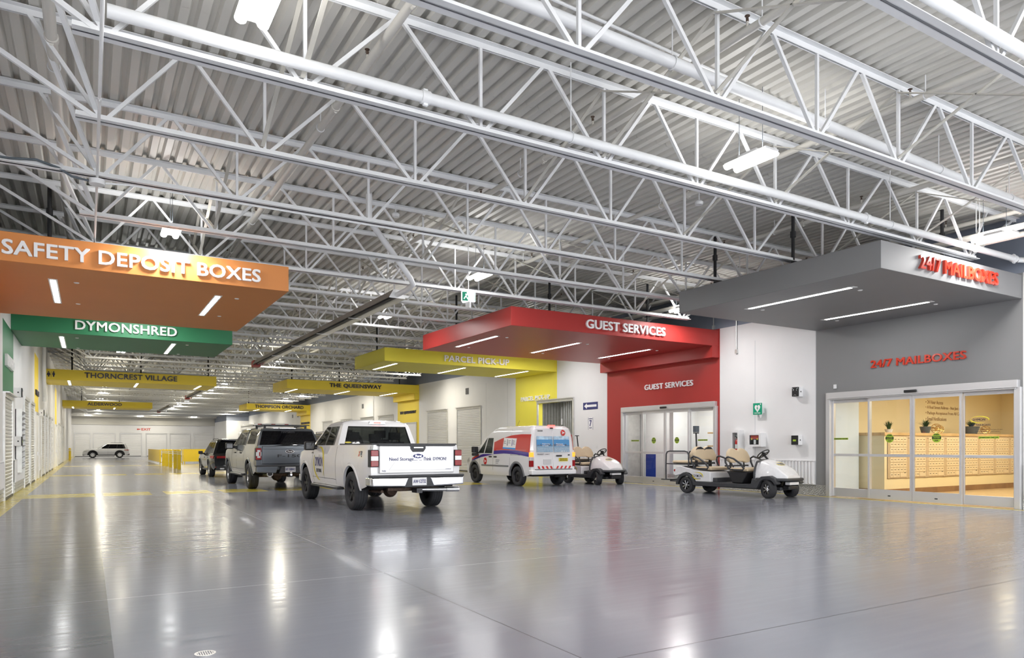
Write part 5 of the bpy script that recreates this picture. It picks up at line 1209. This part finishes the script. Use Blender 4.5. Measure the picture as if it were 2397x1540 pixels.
    m = MB(); m.box(.1, yb - .03, .99, .33, yb + .01, 1.04); m.build('rear_door_handle', M['black'], r, bevel=.018)
    m = MB(); m.box(-.4, yb - .006, .74, -.1, yb + .01, .90, 0); m.build('licence_plate', [M['clearlens'], M['slate']], r, fixn=False)
    m = MB(); m.box(.22, yb - .004, .83, .58, yb + .01, .94, 0); rear_text(m, 'FREQUENT STOPS', .25, .895, .3, .026, yb - .005, .006, 1); rear_text(m, 'ARRETS FREQUENTS', .24, .85, .32, .026, yb - .005, .006, 1)
    rear_text(m, 'TRANSIT', -.66, 1.045, .27, .045, yb - .002, .0, 1); rear_text(m, 'CONNECT', -.36, 1.05, .2, .03, yb - .002, .0, 1)
    m.prism([(.62 + .045 * u, 1.04 + .02 * v) for u, v in disc(20)], lambda u, v, d: (u, yb - d, v), .006, 1); text_on(m, '06088', (-.6, rear_y(1.82) - .004, 1.81), (1, 0, 0), (0, 0, 1), .2, .05, .002, .0, 1)
    m.prism([(.42 + .095 * u, 1.78 + .1 * v) for u, v in disc(28)], lambda u, v, d: (u, rear_y(v) - .002 - d, v), .003, 2); m.add([(.42 + u, rear_y(1.78) - .008, 1.78 + v) for u, v in ((-.06, .05), (.07, 0), (-.06, -.05), (-.025, 0))], [(0, 1, 2, 3)], 3)
    m.build('rear_decals', [M['line_yellow'], M['black'], M['van_red'], M['white_letter']], r, fixn=False)
    m = MB(); m.box(-.12, yt + .06, 2.0, .12, yt + .14, 2.035); m.build('roof_brake_light', M['red_lit'], c, bevel=.008)
    m = MB(); m.box(-.09, yt - .03, 1.9, -.02, yt + .08, 1.95); m.build('rear_camera', M['black'], r, bevel=.01)
    m = MB(); m.box(-.9, yt - .1, .4, .9, yt + .12, .56); m.build('rear_bumper', M['wpaint'], r, bevel=.04, seg=3); m = MB(); m.box(-.74, yt - .09, .55, .74, yt + .05, .585); m.build('bumper_step', M['plastic_grey'], r, bevel=.01)
    m = MB(); m.tube((-.3, .9, 2.0), (-.28, .75, 2.22), .005, 5); m.build('aerial', M['black'], c)
    m = MB(); m.box(-.6, yn - .06, .38, .6, yn + .02, .6); m.build('front_bumper', M['plastic_grey'], r, bevel=.03)
    for s in (-1, 1): m = MB(); side_mesh(m, [(yn - .45, .78), (yn - .15, .72), (yn - .12, .80), (yn - .4, .92)], [[0, 1, 2, 3]], hw, 0, s, .012); m.build('headlight', M['clearlens'], r)
    return r
van((13.16, 20.3, 0), .02)

# ---- box truck in the distance
bt = thing('box_truck', 'white box truck rising behind the grey pickup roof', 'truck', (9.75, 45, 0))
m = MB(); m.box(-1.1, 0, .9, 1.1, 4.6, 2.72); b = m.build('cargo_box', M['wpaint'], bt, bevel=.03)
m = MB(); m.box(-1.112, .3, 2.55, -1.1, 4.3, 2.62, 1); m.box(-1.106, .5, 1.6, -1.1, 2.3, 2.45, 0); m.box(-1.106, 2.5, 1.5, -1.1, 4.2, 2.4, 1)
for k in range(7): m.box(-1.112, .6 + k * .22, 1.8 + .1 * (k % 3), -1.106, .72 + k * .22, 2.1 + .1 * (k % 2), 2)
m.build('side_graphics', [M['white_letter'], M['plastic_grey'], M['lime_sticker']], b)
for x in (-.8, 0, .8): m = MB(); m.box(x - .12, -.02, 2.62, x + .12, .0, 2.68); m.build('marker_light', M['tail'], b)
m = MB(); m.box(-1.02, 4.65, .6, 1.02, 6.2, 2.3); m.build('cab', M['wpaint'], bt, bevel=.15, seg=4)
m = MB(); m.box(-.45, .2, .5, .45, 6.0, .9); m.build('chassis', M['black'], bt)
for x, s in ((-.9, -1), (.9, 1)):
    for y in (1.0, 5.3): tyre_wheel(bt, x, y, .38, .24, .22, s, M['alu'], 5)
# ================================================================ golf carts (rear axle y=0, forward +y)
M['cart_white'] = mottle(mat('cart_body_white', (.80, .80, .82), .25, coat=.7), 14, .035)
def logo_flat(mb, fn, w, mi0=0, mi1=1):
    """word in navy between two yellow crescents; fn(u, v, d)"""
    uv, fs = glyphs('DYMON', .008); solid(mb, [((u - .5) * w * .72, (v - .5) * w * .19) for u, v in uv], fs, fn, .002, mi0)
    uv, fs = glyphs('SELF STORAGE', .0); solid(mb, [((u - .5) * w * .5, (v - .5) * w * .06 - w * .19) for u, v in uv], fs, fn, .002, mi0)
    for a0, a1 in ((-25, 130), (160, 300)):
        uv, fs = crescent(16, w * .27, a0, a1, w * .055, 1.75); solid(mb, uv, fs, fn, .002, mi1)
def bench_back(par, y, z, rake, face=1, shell_=False):
    """two-lobed backrest"""
    P = []
    for s in (1, -1):
        L = [(.0, .30), (.07, .36), (.17, .40), (.29, .385), (.41, .30), (.475, .17), (.46, .06), (.40, .01), (.26, .0), (.12, .035)]
        P += [(s * a, b) for a, b in (L if s > 0 else L[::-1])]
    P = [p for i, p in enumerate(P) if i == 0 or p != P[i-1]]; P.append((0, .06)) if False else None
    m = MB(); m.prism(P, lambda u, v, d: (u, y - face * (d + v * rake), z + v), .11); m.build('backrest', M['tan'], par, bevel=.045, seg=4)
    if shell_: m = MB(); m.prism([(u * .97, v * .95 + .01) for u, v in P], lambda u, v, d: (u, y - face * (.11 + d + v * rake), z + v), .05); m.build('backrest_shell', M['black'], par, bevel=.02)
    m = MB()
    for s in (-1, 1): m.bar((s * .3, y - face * .1, z - .28), (s * .3, y - face * .14, z + .2), .04, .025)
    m.box(-.5, y - face * .13 - .02, z - .10, .5, y - face * .13 + .02, z - .06); m.build('backrest_bracket', M['trimblack'], par)
def cushion(par, y0, y1, z, w=.5): m = MB(); m.box(-w, y0, z - .09, w, y1, z); m.build('seat_cushion', M['tan'], par, bevel=.04, seg=4)
def arm_loop(par, y, z):
    for s in (-1, 1):
        m = MB(); m.path([(s * .545, y - .06, z - .08), (s * .56, y - .16, z + .1), (s * .56, y - .17, z + .2), (s * .56, y - .08, z + .25), (s * .56, y + .1, z + .2), (s * .56, y + .33, z + .06), (s * .555, y + .42, z - .06), (s * .55, y + .38, z - .1), (s * .545, y + .1, z - .1)], .026, 8, closed=True); m.build('armrest', M['trimblack'], par)
def golf_cart(label, loc, rz, wb, rows, steer, beacon):
    r = thing('golf_cart', label, 'golf cart', loc, rz, group='golf carts'); R = .23
    for x, s in ((-.49, -1), (.49, 1)):
        for y in (0, wb): tyre_wheel(r, x, y, R, .2, .135, s, M['black'], 7, M['chrome'], turn=steer if y else 0)
    m = MB(); arc = lambda ya, a, rr: (ya - rr * math.cos(a), .23 + rr * math.sin(a))
    up = [arc(0, PI * i / 12, .265) for i in range(13)]
    pr = [(-.43, .48), (-.42, .62), (-.38, .735), (-.2, .765), (.02, .72), (.35, .66), (.80, .635), (.845, .60), (.85, .345), (.36, .345)] + [arc(0, PI * (1 - i / 10), .36) for i in range(1, 8)]
    m.prism(pr, lambda u, v, d: (-.555 + d, u, v), 1.11); b = m.build('rear_body', M['cart_white'], r, bevel=.035, seg=3)
    for s in (-1, 1):
        m = MB(); o = [arc(0, PI * i / 14, .265) for i in range(15)]; e = [arc(0, PI * i / 14, .345) for i in range(15)]
        q = [(y, z) for y, z in o] + [(wb - .30, .235)] + [arc(wb, PI * i / 14, .265) for i in range(1, 13)] + [arc(wb, PI * 12 / 14, .35), arc(wb, PI * 10 / 14, .36), arc(wb, PI * 8 / 14, .36), arc(wb, PI * 5 / 14, .36), arc(wb, PI * 3 / 14, .37), (wb - .42, .50), (wb - .46, .36), (wb - .5, .345)] + [(.40, .345)] + e[::-1][1:]
        m.prism(q, lambda u, v, d: (s * (.42 + d), u, v), .185); m.build('fender_trim', M['trimblack'], r, bevel=.015)
        m = MB(); logo_flat(m, (lambda u, v, d: (.558 + d, .42 + u, .50 + v)) if s > 0 else (lambda u, v, d: (-.558 - d, .42 - u, .50 + v)), .40); m.build('side_logo', [M['ink'], M['line_yellow']], b, fixn=False)
        m = MB(); m.box(s * .45, -.455, .6, s * .56, -.40, .67); m.build('tail_light', M['tail'], r, bevel=.015)
    m = MB(); m.box(-.56, .3, .27, .56, wb - .42, .345); m.box(-.5, wb - .45, .3, .5, wb - .4, .62); m.box(-.45, .86, .345, .45, 1.0, .46); m.box(-.3, -.35, .2, .3, wb + .2, .28); m.bar((-.45, wb, .24), (.45, wb, .24), .05); m.bar((-.45, 0, .23), (.45, 0, .23), .06)
    for s in (-1, 1): m.bar((s * .32, wb + .05, .25), (s * .26, wb - .02, .52), .05)
    m.build('floor_pan', M['trimblack'], r, bevel=.006)
    # cowl
    hw = lambda y, z: (.50 - .22 * max(0, (y - wb + .15) / .55) ** 2) * pw([(.5, 1), (.58, .975), (.68, .92), (.78, .82), (.86, .70), (.95, .54)], z)
    top = lambda y: pw([(wb - .42, .93), (wb - .30, .955), (wb - .12, .90), (wb + .1, .79), (wb + .28, .66), (wb + .40, .55)], y)
    ck = shell(wb - .42, wb + .40, lambda y: .49, top, hw, [], 8, .045, nx=10).build('front_cowl', M['cart_white'], r, angle=60)
    m = MB(); E = [(-.50, wb - .42, .49), (-.50, wb - .425, .62), (-.46, wb - .42, .78), (-.40, wb - .41, .92), (-.2, wb - .40, .965), (.2, wb - .40, .965), (.40, wb - .41, .92), (.46, wb - .42, .78), (.50, wb - .425, .62), (.50, wb - .42, .49)]; m.path(E, .028, 8); m.build('cowl_trim', M['trimblack'], r)
    m = MB(); logo_flat(m, lambda u, v, d: (-u, wb + .02 - v * .85, top(wb + .02 - v * .85) + .052 - .55 * u * u + d), .36); m.build('cowl_logo', [M['ink'], M['line_yellow']], ck, fixn=False)
    m = MB(); F = [(-.56, wb - .36), (-.57, wb + .02), (-.52, wb + .28), (-.36, wb + .46), (0, wb + .50), (.36, wb + .46), (.52, wb + .28), (.57, wb + .02), (.56, wb - .36), (0, wb - .3)]
    m.prism(F, lambda u, v, d: (u, v, .445 + d), .075); m.build('front_bumper', M['trimblack'], r, bevel=.03, seg=3)
    m = MB(); m.box(-.2, wb + .28, .345, .2, wb + .42, .42); m.build('light_bar', M['lampbody'], r, bevel=.01); m = MB(); m.box(-.2, wb + .2, .22, .2, wb + .40, .325); m.build('winch_box', M['black'], r, bevel=.03)
    # steering
    sx = -.24; c = Vector((sx, wb - .66, 1.13)); ax = Vector((0, -.62, .78)); a1 = Vector((1, 0, 0)); a2 = ax.cross(a1)
    m = MB(); m.path([c + a1 * (.17 * math.cos(k * PI / 12)) + a2 * (.17 * math.sin(k * PI / 12)) for k in range(24)], .016, 8, closed=True)
    for k in (0, 2, 4): t = k * PI / 3 + PI / 6; m.bar(c, c + a1 * (.165 * math.cos(t)) + a2 * (.165 * math.sin(t)), .04, .02)
    m.cone(c - ax * .05, c + ax * .02, .06, .05, 14); w_ = m.build('steering_wheel', M['black'], r)
    m = MB(); m.tube(c - ax * .04, Vector((sx, wb - .40, .84)), .028, 10); m.build('steering_column', M['black'], w_)
    # seats
    cushion(r, .28, .84, .755); bench_back(r, .30, .92, .25); arm_loop(r, .36, .80)
    if rows > 1:
        y = wb - 1.22; m = MB(); m.prism([(y - .1, .66), (y + .62, .66), (y + .56, .58), (y + .42, .345), (y + .1, .345), (y - .02, .58)], lambda u, v, d: (-.5 + d, u, v), 1.0); m.build('seat_pod', M['black'], r, bevel=.03)
        cushion(r, y + .02, y + .6, .755); bench_back(r, y + .02, .88, .25); arm_loop(r, y + .1, .80)
        m = MB(); m.box(-.4, y + .5, .58, -.1, y + .56, .60); m.box(.0, y + .52, .58, .1, y + .565, .6); m.build('pod_tags', M['white_letter'], r)
        m = MB(); m.box(-.5, -.52, .80, .5, .06, .84); m.build('rear_seat_base', M['trimblack'], r, bevel=.01)
        m = MB(); m.box(-.47, -.60, .84, .47, .0, .92); m.build('seat_cushion', M['tan'], r, bevel=.04, seg=4)
        bench_back(r, .02, .93, .12, -1, True)
        for s in (-1, 1):
            m = MB(); m.path([(s * .5, .05, .70), (s * .5, .05, 1.08), (s * .5, .0, 1.17), (s * .5, -.1, 1.19), (s * .5, -.66, 1.19), (s * .5, -.75, 1.17), (s * .5, -.79, 1.1), (s * .5, -.80, .82), (s * .5, -.80, .36)], .02, 8); m.tube((s * .5, -.8, .82), (s * .5, -.4, .82), .016, 8); m.build('grab_rail', M['trimblack'], r)
        m = MB(); m.box(-.52, -.98, .34, .52, -.66, .37); m.box(-.45, -.7, .3, .45, -.42, .34); m.build('foot_platform', M['trimblack'], r, bevel=.01)
    else:
        m = MB(); m.box(-.5, -.4, .76, .5, .1, .80); m.build('bag_deck', M['trimblack'], r, bevel=.01); cushion(r, -.42, .06, .87, .46)
    m = MB(); m.tube((.12 if rows > 1 else 0, .04, .8), (.12 if rows > 1 else 0, .0 if rows > 1 else -.12, 1.72), .022, 8)
    if not rows > 1: m.box(-.09, -.13, 1.70, .09, -.11, 1.73)
    m.build('beacon_pole', M['black'], r)
    if beacon: m = MB(); m.box(.05, -.05, 1.74, .2, .06, 1.92, 0); m.box(.07, -.07, 1.74, .17, -.05, 1.84, 1); m.box(.03, -.04, 1.70, .21, .04, 1.73, 2); m.build('beacon_lamp', [M['slate'], M['skyblue'], M['black']], r, bevel=.008)
    return r
golf_cart('long white golf cart with three beige seat rows in front of the ribbed wainscot', (15.22, 14.92, 0), PI + .09, 2.64, 2, -.35, True)
golf_cart('shorter white golf cart beside the postal van', (15.45, 21.1, 0), PI + .03, 1.68, 1, -.38, False)

# ================================================================ bollards, barrier, railing
def bollard(x, y, label, group='bollards by the barrier'):
    r = thing('bollard', label, 'bollard', (x, y, 0), group=group); m = MB(); m.lathe([(.1, 0), (.1, 1.0), (.105, 1.0), (.105, 1.05), (.09, 1.09), (.05, 1.115), (0, 1.12)], n=20); m.build('post_sleeve', M['bollard'], r)
    for z in (.86, .97): m = MB(); m.lathe([(.101, 0), (.102, 0), (.102, .035), (.101, .035)], (0, 0, z), n=20); m.build('reflective_band', M['lampbody'], r)
for (x, y), l in zip(((4.40, 44.2), (4.38, 46.1), (4.40, 49.1), (4.38, 51.3), (4.30, 52.6)), ('rightmost yellow bollard of the row of five', 'second yellow bollard from the right in the row of five', 'middle yellow bollard in the row of five', 'fourth yellow bollard from the right in the row of five', 'leftmost yellow bollard of the row of five')): bollard(x, y, l)
bollard(-1.55, 80, 'lone yellow bollard at the left wall near the far doors', 'bollard at the left wall')
gr = thing('guard_panel', 'yellow guard panel running back behind the bollards', 'barrier', (4.41, 56.5, 0))
m = MB(); m.box(-.04, 0, .16, .04, 11.4, 1.0); m.build('panel', M['bollard'], gr); m = MB(); m.box(-.05, 0, 1.0, .05, 11.4, 1.06); m.build('top_rail', M['bollard'], gr)
m = MB()
for k in range(16): m.add([(-.045, .05 + k * .71, .16), (-.045, .66 + k * .71, .16), (-.045, .5 + k * .71, .02), (-.045, .2 + k * .71, .02)], [(0, 1, 2, 3)])
m.build('rubber_skirt', M['lampbody'], gr, fixn=False)
rl = thing('railing', 'yellow railing with thin white pickets right of the bollards', 'railing', (4.5, 58, 0))
m = MB(); m.bar((0, 0, 1.04), (1.5, 0, 1.04), .06); m.bar((0, 0, .12), (1.5, 0, .12), .05); m.bar((.0, 0, 0), (.0, 0, 1.04), .05); m.bar((1.5, 0, 0), (1.5, 0, 1.04), .05); m.build('rails', M['bollard'], rl)
m = MB()
for k in range(15): m.bar((.06 + k * .1, 0, .12), (.06 + k * .1, 0, 1.02), .018)
m.build('pickets', M['lampbody'], rl)
g2 = thing('guard_panel', 'yellow guard panel between the railing and the black car', 'barrier', (6.05, 58, 0))
m = MB(); m.box(0, -.04, .16, 5.2, .04, 1.04); m.build('panel', M['bollard'], g2); m = MB(); m.box(0, -.05, 1.04, 5.2, .05, 1.09); m.build('top_rail', M['bollard'], g2)
m = MB()
for x in (.1, 2.6, 5.1): m.box(x - .03, -.03, 0, x + .03, .03, .16)
m.build('feet', M['bollard'], g2)

# ================================================================ things on the right wall
def wallbox(name, label, cat, y0, y1, z0, z1, d, m, wall=XR, bev=.006, group=None):
    s = -1 if wall > 5 else 1; r = thing(name, label, cat, (wall, (y0 + y1) / 2, z0), group=group); w = abs(y1 - y0) / 2; mb = MB(); mb.box(0, -w, 0, s * d, w, z1 - z0); mb.build('case', m, r, bevel=bev); return r, s, w, z1 - z0
def speaker(y, z, label, wall=XR, marks=False):
    r, s, w, h = wallbox('wall_speaker', label, 'speaker', y - .115, y + .115, z, z + .27, .16, M['wall'], wall, group='black-fronted boxes on the walls')
    m = MB(); m.box(s * .16, -w + .006, .006, s * .185, w - .006, h - .006); f = m.build('black_front', M['black'], r, bevel=.01)
    m = MB(); m.tube((s * .09, -w - .004, h * .5), (s * .09, -w + .002, h * .5), .02, 12); m.build('side_knob', M['black'], r)
    m = MB()
    if marks:
        for sg in (-1, 1): m.path([(s * .187, sg * .09, h - .03), (s * .187, sg * .05, h - .07), (s * .187, sg * .06, h - .11)], .007, 5)
        m.path([(s * .187, -.04, .03), (s * .187, 0, .05), (s * .187, .04, .03)], .007, 5); m.build('reflective_marks', M['chrome'], f)
    else: m.box(s * .185, -.05, .1, s * .187, .05, .15); m.build('display', M['lime_sticker'], f)
speaker(12.87, 2.71, 'upper black-fronted wall box left of the grey bay', marks=True); speaker(12.89, 1.37, 'lower black-fronted wall box left of the grey bay')
speaker(24.45, 2.72, 'upper black-fronted wall box beside the green bay', XL, True); speaker(24.45, 1.34, 'lower black-fronted wall box beside the green bay', XL)
speaker(43.2 - 7.2, 2.6, 'small black-fronted box beside the yellow bay on the left', XL)
# defibrillator sign and cabinet
s_ = thing('defibrillator_sign', 'green heart sign with lightning bolt above the white cabinet', 'sign', (XR, 14.2, 2.26))
m = MB(); m.add([(0, .14, .05), (0, -.14, .05), (-.12, 0, .05), (0, .14, .33), (0, -.14, .33), (-.12, 0, .33)], [(0, 2, 5, 3), (2, 1, 4, 5), (0, 1, 2), (3, 5, 4)]); m.add([(0, .09, .05), (0, -.09, .05), (-.1, 0, .05), (0, 0, -.12)], [(0, 2, 3), (2, 1, 3)]); m.build('sign_wedge', M['lampbody'], s_, fixn=False)
g = MB(); g.box(-.135, -.16, .0, -.125, .16, .34); gf = g.build('green_face', M['exit_green'], s_, bevel=.004)
H = []
for k in range(30):
    t = 2 * PI * k / 30; H.append((.1 * math.sin(t) ** 3, .0078 * (13 * math.cos(t) - 5 * math.cos(2*t) - 2 * math.cos(3*t) - math.cos(4*t))))
m = MB(); m.prism([(u, .19 + v) for u, v in H], lambda u, v, d: (-.135 - d, -u, v), .003, 0); m.prism([(.01, .26), (-.035, .18), (-.005, .18), (-.02, .11), (.035, .2), (.005, .2)], lambda u, v, d: (-.138 - d, -u, v), .002, 1)
m.box(-.138, -.135, .30, -.135, -.085, .312, 0); m.box(-.138, -.117, .28, -.135, -.103, .33, 0); text_on(m, 'DEA AED', (-.136, .11, .03), (0, -1, 0), (0, 0, 1), .22, .035, .002, .006, 0); m.build('heart_symbol', [M['white_letter'], M['exit_green']], gf, fixn=False)
a_ = thing('defibrillator_cabinet', 'white wall cabinet with a dark window showing a red defibrillator bag', 'cabinet', (XR, 14.25, 1.32))
m = MB(); m.box(-.03, -0.24, 0, 0, 0.24, 0.4); m.box(-0.21, -0.24, 0, -.03, -0.24+.02, 0.4); m.box(-0.21, 0.24-.02, 0, -.03, 0.24, 0.4); m.box(-0.21, -0.24+.02, 0, -.03, 0.24-.02, .02); m.box(-0.21, -0.24+.02, 0.4-.02, -.03, 0.24-.02, 0.4)
for q in ((-0.24, 0, -0.17, 0.4), (0.17, 0, 0.24, 0.4), (-0.17, 0, 0.17, 0.06), (-0.17, 0.34, 0.17, 0.4)): m.box(-0.21-.015, q[0], q[1], -0.21, q[2], q[3])
m.build('case', M['wall'], a_); m = MB(); m.add([(-.215, -.17, .06), (-.215, .17, .06), (-.215, .17, .34), (-.215, -.17, .34)], [(0, 1, 2, 3)]); m.build('window', M['glass'], a_, fixn=False)
m = MB(); m.box(-.2, -.15, .05, -.04, .15, .22, 0); m.box(-.2, -.14, .22, -.04, .14, .33, 1); m.box(-.205, -.05, .07, -.2, .03, .2, 2); m.box(-.205, -.12, .2, -.2, -.08, .25, 3); m.box(-.205, .08, .2, -.2, .12, .25, 3); m.build('defibrillator', [M['black'], M['redbox'], M['lampbody'], M['line_yellow']], a_, bevel=.01)
e_ = thing('extinguisher_cabinet', 'tall white cabinet with window and red extinguisher inside', 'cabinet', (XR, 14.98, 1.12))
m = MB(); m.box(-.03, -0.17, 0, 0, 0.17, 0.7); m.box(-0.2, -0.17, 0, -.03, -0.17+.02, 0.7); m.box(-0.2, 0.17-.02, 0, -.03, 0.17, 0.7); m.box(-0.2, -0.17+.02, 0, -.03, 0.17-.02, .02); m.box(-0.2, -0.17+.02, 0.7-.02, -.03, 0.17-.02, 0.7)
for q in ((-0.17, 0, -0.1, 0.7), (0.1, 0, 0.17, 0.7), (-0.1, 0, 0.1, 0.06), (-0.1, 0.62, 0.1, 0.7)): m.box(-0.2-.015, q[0], q[1], -0.2, q[2], q[3])
m.build('case', M['wall'], e_); m = MB(); m.add([(-.207, -.1, .06), (-.207, .1, .06), (-.207, .1, .62), (-.207, -.1, .62)], [(0, 1, 2, 3)]); m.build('window', M['glass'], e_, fixn=False)
x_ = thing('fire_extinguisher', 'red fire extinguisher standing in the tall white wall cabinet', 'extinguisher', (XR - .1, 14.98, 1.14))
m = MB(); m.lathe([(0, 0), (.065, 0), (.07, .03), (.07, .33), (.05, .38), (.02, .4), (.02, .43), (0, .43)], n=20); m.build('cylinder', M['van_red'], x_); m = MB(); m.lathe([(.0705, 0), (.0712, 0), (.0712, .13), (.0705, .13)], (0, 0, .12), n=20); m.build('label_band', M['white_letter'], x_)
m = MB(); m.box(-.03, -.02, .43, .03, .02, .46); m.bar((0, 0, .46), (-.1, 0, .5), .02, .012); m.path([(.03, 0, .44), (.08, .02, .38), (.075, .03, .2), (.06, .05, .12)], .01, 6); m.build('valve', M['black'], x_)
# direction and speed signs
a_ = thing('direction_sign', 'navy sign with white arrow pointing left beside the red bay', 'sign', (XR, 22.45, 2.78)); m = MB(); m.box(-.012, -.47, 0, 0, .47, .28); b_ = m.build('sign_plate', M['navy'], a_)
m = MB(); m.prism([(.40, .14), (.22, .25), (.22, .185), (-.40, .185), (-.40, .095), (.22, .095), (.22, .03)], lambda u, v, d: (-.012 - d, u, v), .003); m.build('white_arrow', M['white_letter'], b_, fixn=False)
s_ = thing('speed_sign', 'small white and navy maximum 7 km/h sign under the arrow sign', 'sign', (XR, 22.43, 1.98)); m = MB(); m.box(-.01, -.155, 0, 0, .155, .48); b_ = m.build('sign_plate', M['white_letter'], s_)
m = MB(); m.box(-.012, -.155, 0, -.01, -.14, .48); m.box(-.012, .14, 0, -.01, .155, .48)
for t_, z, w, h in (('MAXIMUM', .41, .22, .04), ('7', .14, .13, .23), ('km/h', .05, .15, .05)): text_on(m, t_, (-.011, w / 2, z), (0, -1, 0), (0, 0, 1), w, h, .003, .02)
m.build('sign_lettering', M['navy'], b_, fixn=False)
for y, l in ((33.05, 'dark grey louvred vent above the paired roll-up doors'), (49.5, 'dark grey louvred vent high on the wall above the pickup cab'), (68, 'dark vent far along the right wall'), (70, 'second dark vent far along the right wall')):
    r, s, w, h = wallbox('wall_vent', l, 'vent', y - .16, y + .16, 4.03, 4.36, .03, M['plastic_grey'])
    m = MB()
    for k in range(6): m.box(-.04, -w + .02, .03 + k * .05, -.03, w - .02, .05 + k * .05)
    m.build('vent_slats', M['dark_metal'], r)
r, s, w, h = wallbox('thermostat', 'small white thermostat left above the mailbox door', 'thermostat', 11.72, 11.80, 2.86, 2.97, .03, M['wall'])
r, s, w, h = wallbox('light_switch', 'small white switch plate on the wall beside the cart', 'switch', 22.0, 22.08, 1.25, 1.37, .012, M['lampbody'])
for y, z0, z1, l in ((15.08, 4.28, 5.2, 'short grey conduit drop on the white wall under the grey canopy'), (47.2, 3.3, 5.0, 'grey conduit drop on the wall above the white pickup'), (16.0, 5.15, 6.1, 'grey conduit on the upper wall behind the red canopy')):
    r = thing('conduit', l, 'conduit', (XR - .03, y, z0)); m = MB(); m.tube((0, 0, 0), (0, 0, z1 - z0), .018, 8); m.build('tube', M['galv'], r); m = MB(); m.box(-.03, -.04, -.12, .03, .04, 0); m.build('outlet_box', M['galv'], r)
# black support rods and ceiling bits
for k, (x, y, z, l) in enumerate(((5.3, 13.45, 6.0, 'white sensor box on a joist above the heater flue'), (9.8, 9.6, 5.9, 'round white sensor under the deck at the upper right'), (14.3, 12.6, 5.7, 'round white sensor over the grey canopy'))):
    r = thing('ceiling_sensor', l, 'sensor', (x, y, z)); m = MB(); m.lathe([(0, -.06), (.07, -.05), (.08, 0), (.05, .03), (0, .03)], n=18); m.build('dome', M['pipe'], r); m = MB(); m.tube((0, 0, .03), (0, 0, ZD - z), .012, 6); m.build('stem', M['pipe'], r)
# ================================================================ left wall
t = thing('wall_lettering', 'white raised lettering on the green wall bay', 'lettering', (XL, 21.7, 3.36)); letters_on(t, 'raised_letter', 'DYMONSHRED', (0, 0, 0), (0, 1, 0), (0, 0, 1), 1.9, .3, .06, .03, M['white_letter'])
t = thing('wall_lettering', 'navy raised lettering on the yellow wall bay at the left', 'lettering', (XL, 33.4, 3.36)); letters_on(t, 'raised_letter', 'THORNCREST VILLAGE', (0, 0, 0), (0, 1, 0), (0, 0, 1), 1.7, .2, .05, .025, M['ink'])
rk = thing('tray_rack', 'tall white rack of slanting trays on the left wall', 'rack', (XL, 25.25, .58))
m = MB(); m.box(0, -.62, 0, .02, .62, 1.82); m.box(0, -.62, 0, .16, -.6, 1.82); m.box(0, .6, 0, .16, .62, 1.82); m.build('back_frame', M['galv'], rk)
for k in range(11): m = MB(); z = .03 + k * .16; m.add([(.02, -.6, z), (.02, .6, z), (.19, .6, z + .12), (.19, -.6, z + .12), (.02, -.6, z + .02), (.02, .6, z + .02), (.185, .6, z + .135), (.185, -.6, z + .135)], [(0, 3, 2, 1), (4, 5, 6, 7), (0, 1, 5, 4), (1, 2, 6, 5), (2, 3, 7, 6), (3, 0, 4, 7)]); m.build('tray', M['wall'], rk)
r = thing('printed_notice', 'small grey printed notice on the white wall before the green bay', 'notice', (XL, 19.9, 1.6)); m = MB()
for k in range(6): m.box(0, 0, .34 - k * .07, .003, (.3, .5, .45, .5, .42, .36)[k], .36 - k * .07)
m.build('print_lines', M['plastic_grey'], r, fixn=False)
dp = thing('drain_pipe', 'white downpipe with elbow beyond the yellow bay on the left wall', 'pipe', (XL + .12, 37.2, 3.0)); m = MB(); m.path([(0, 0, 2.9), (0, 0, .9), (0, .15, .7), (0, .3, .5), (0, .3, .3)], .08, 12); m.build('tube', M['pipe'], dp)
# floor drain
d_ = thing('floor_drain', 'small round metal drain grate in the floor at the bottom edge', 'drain', (.65, 4.98, 0)); m = MB(); m.lathe([(.05, .0005), (.05, .003), (.066, .003), (.066, .0005)], n=24); m.build('rim', M['galv'], d_); m = MB()
for k in range(7): x = -.042 + k * .014; h = math.sqrt(max(.0001, .05**2 - x*x)); m.box(x - .003, -h, .0005, x + .003, h, .003)
m.build('grate_bars', M['galv'], d_)
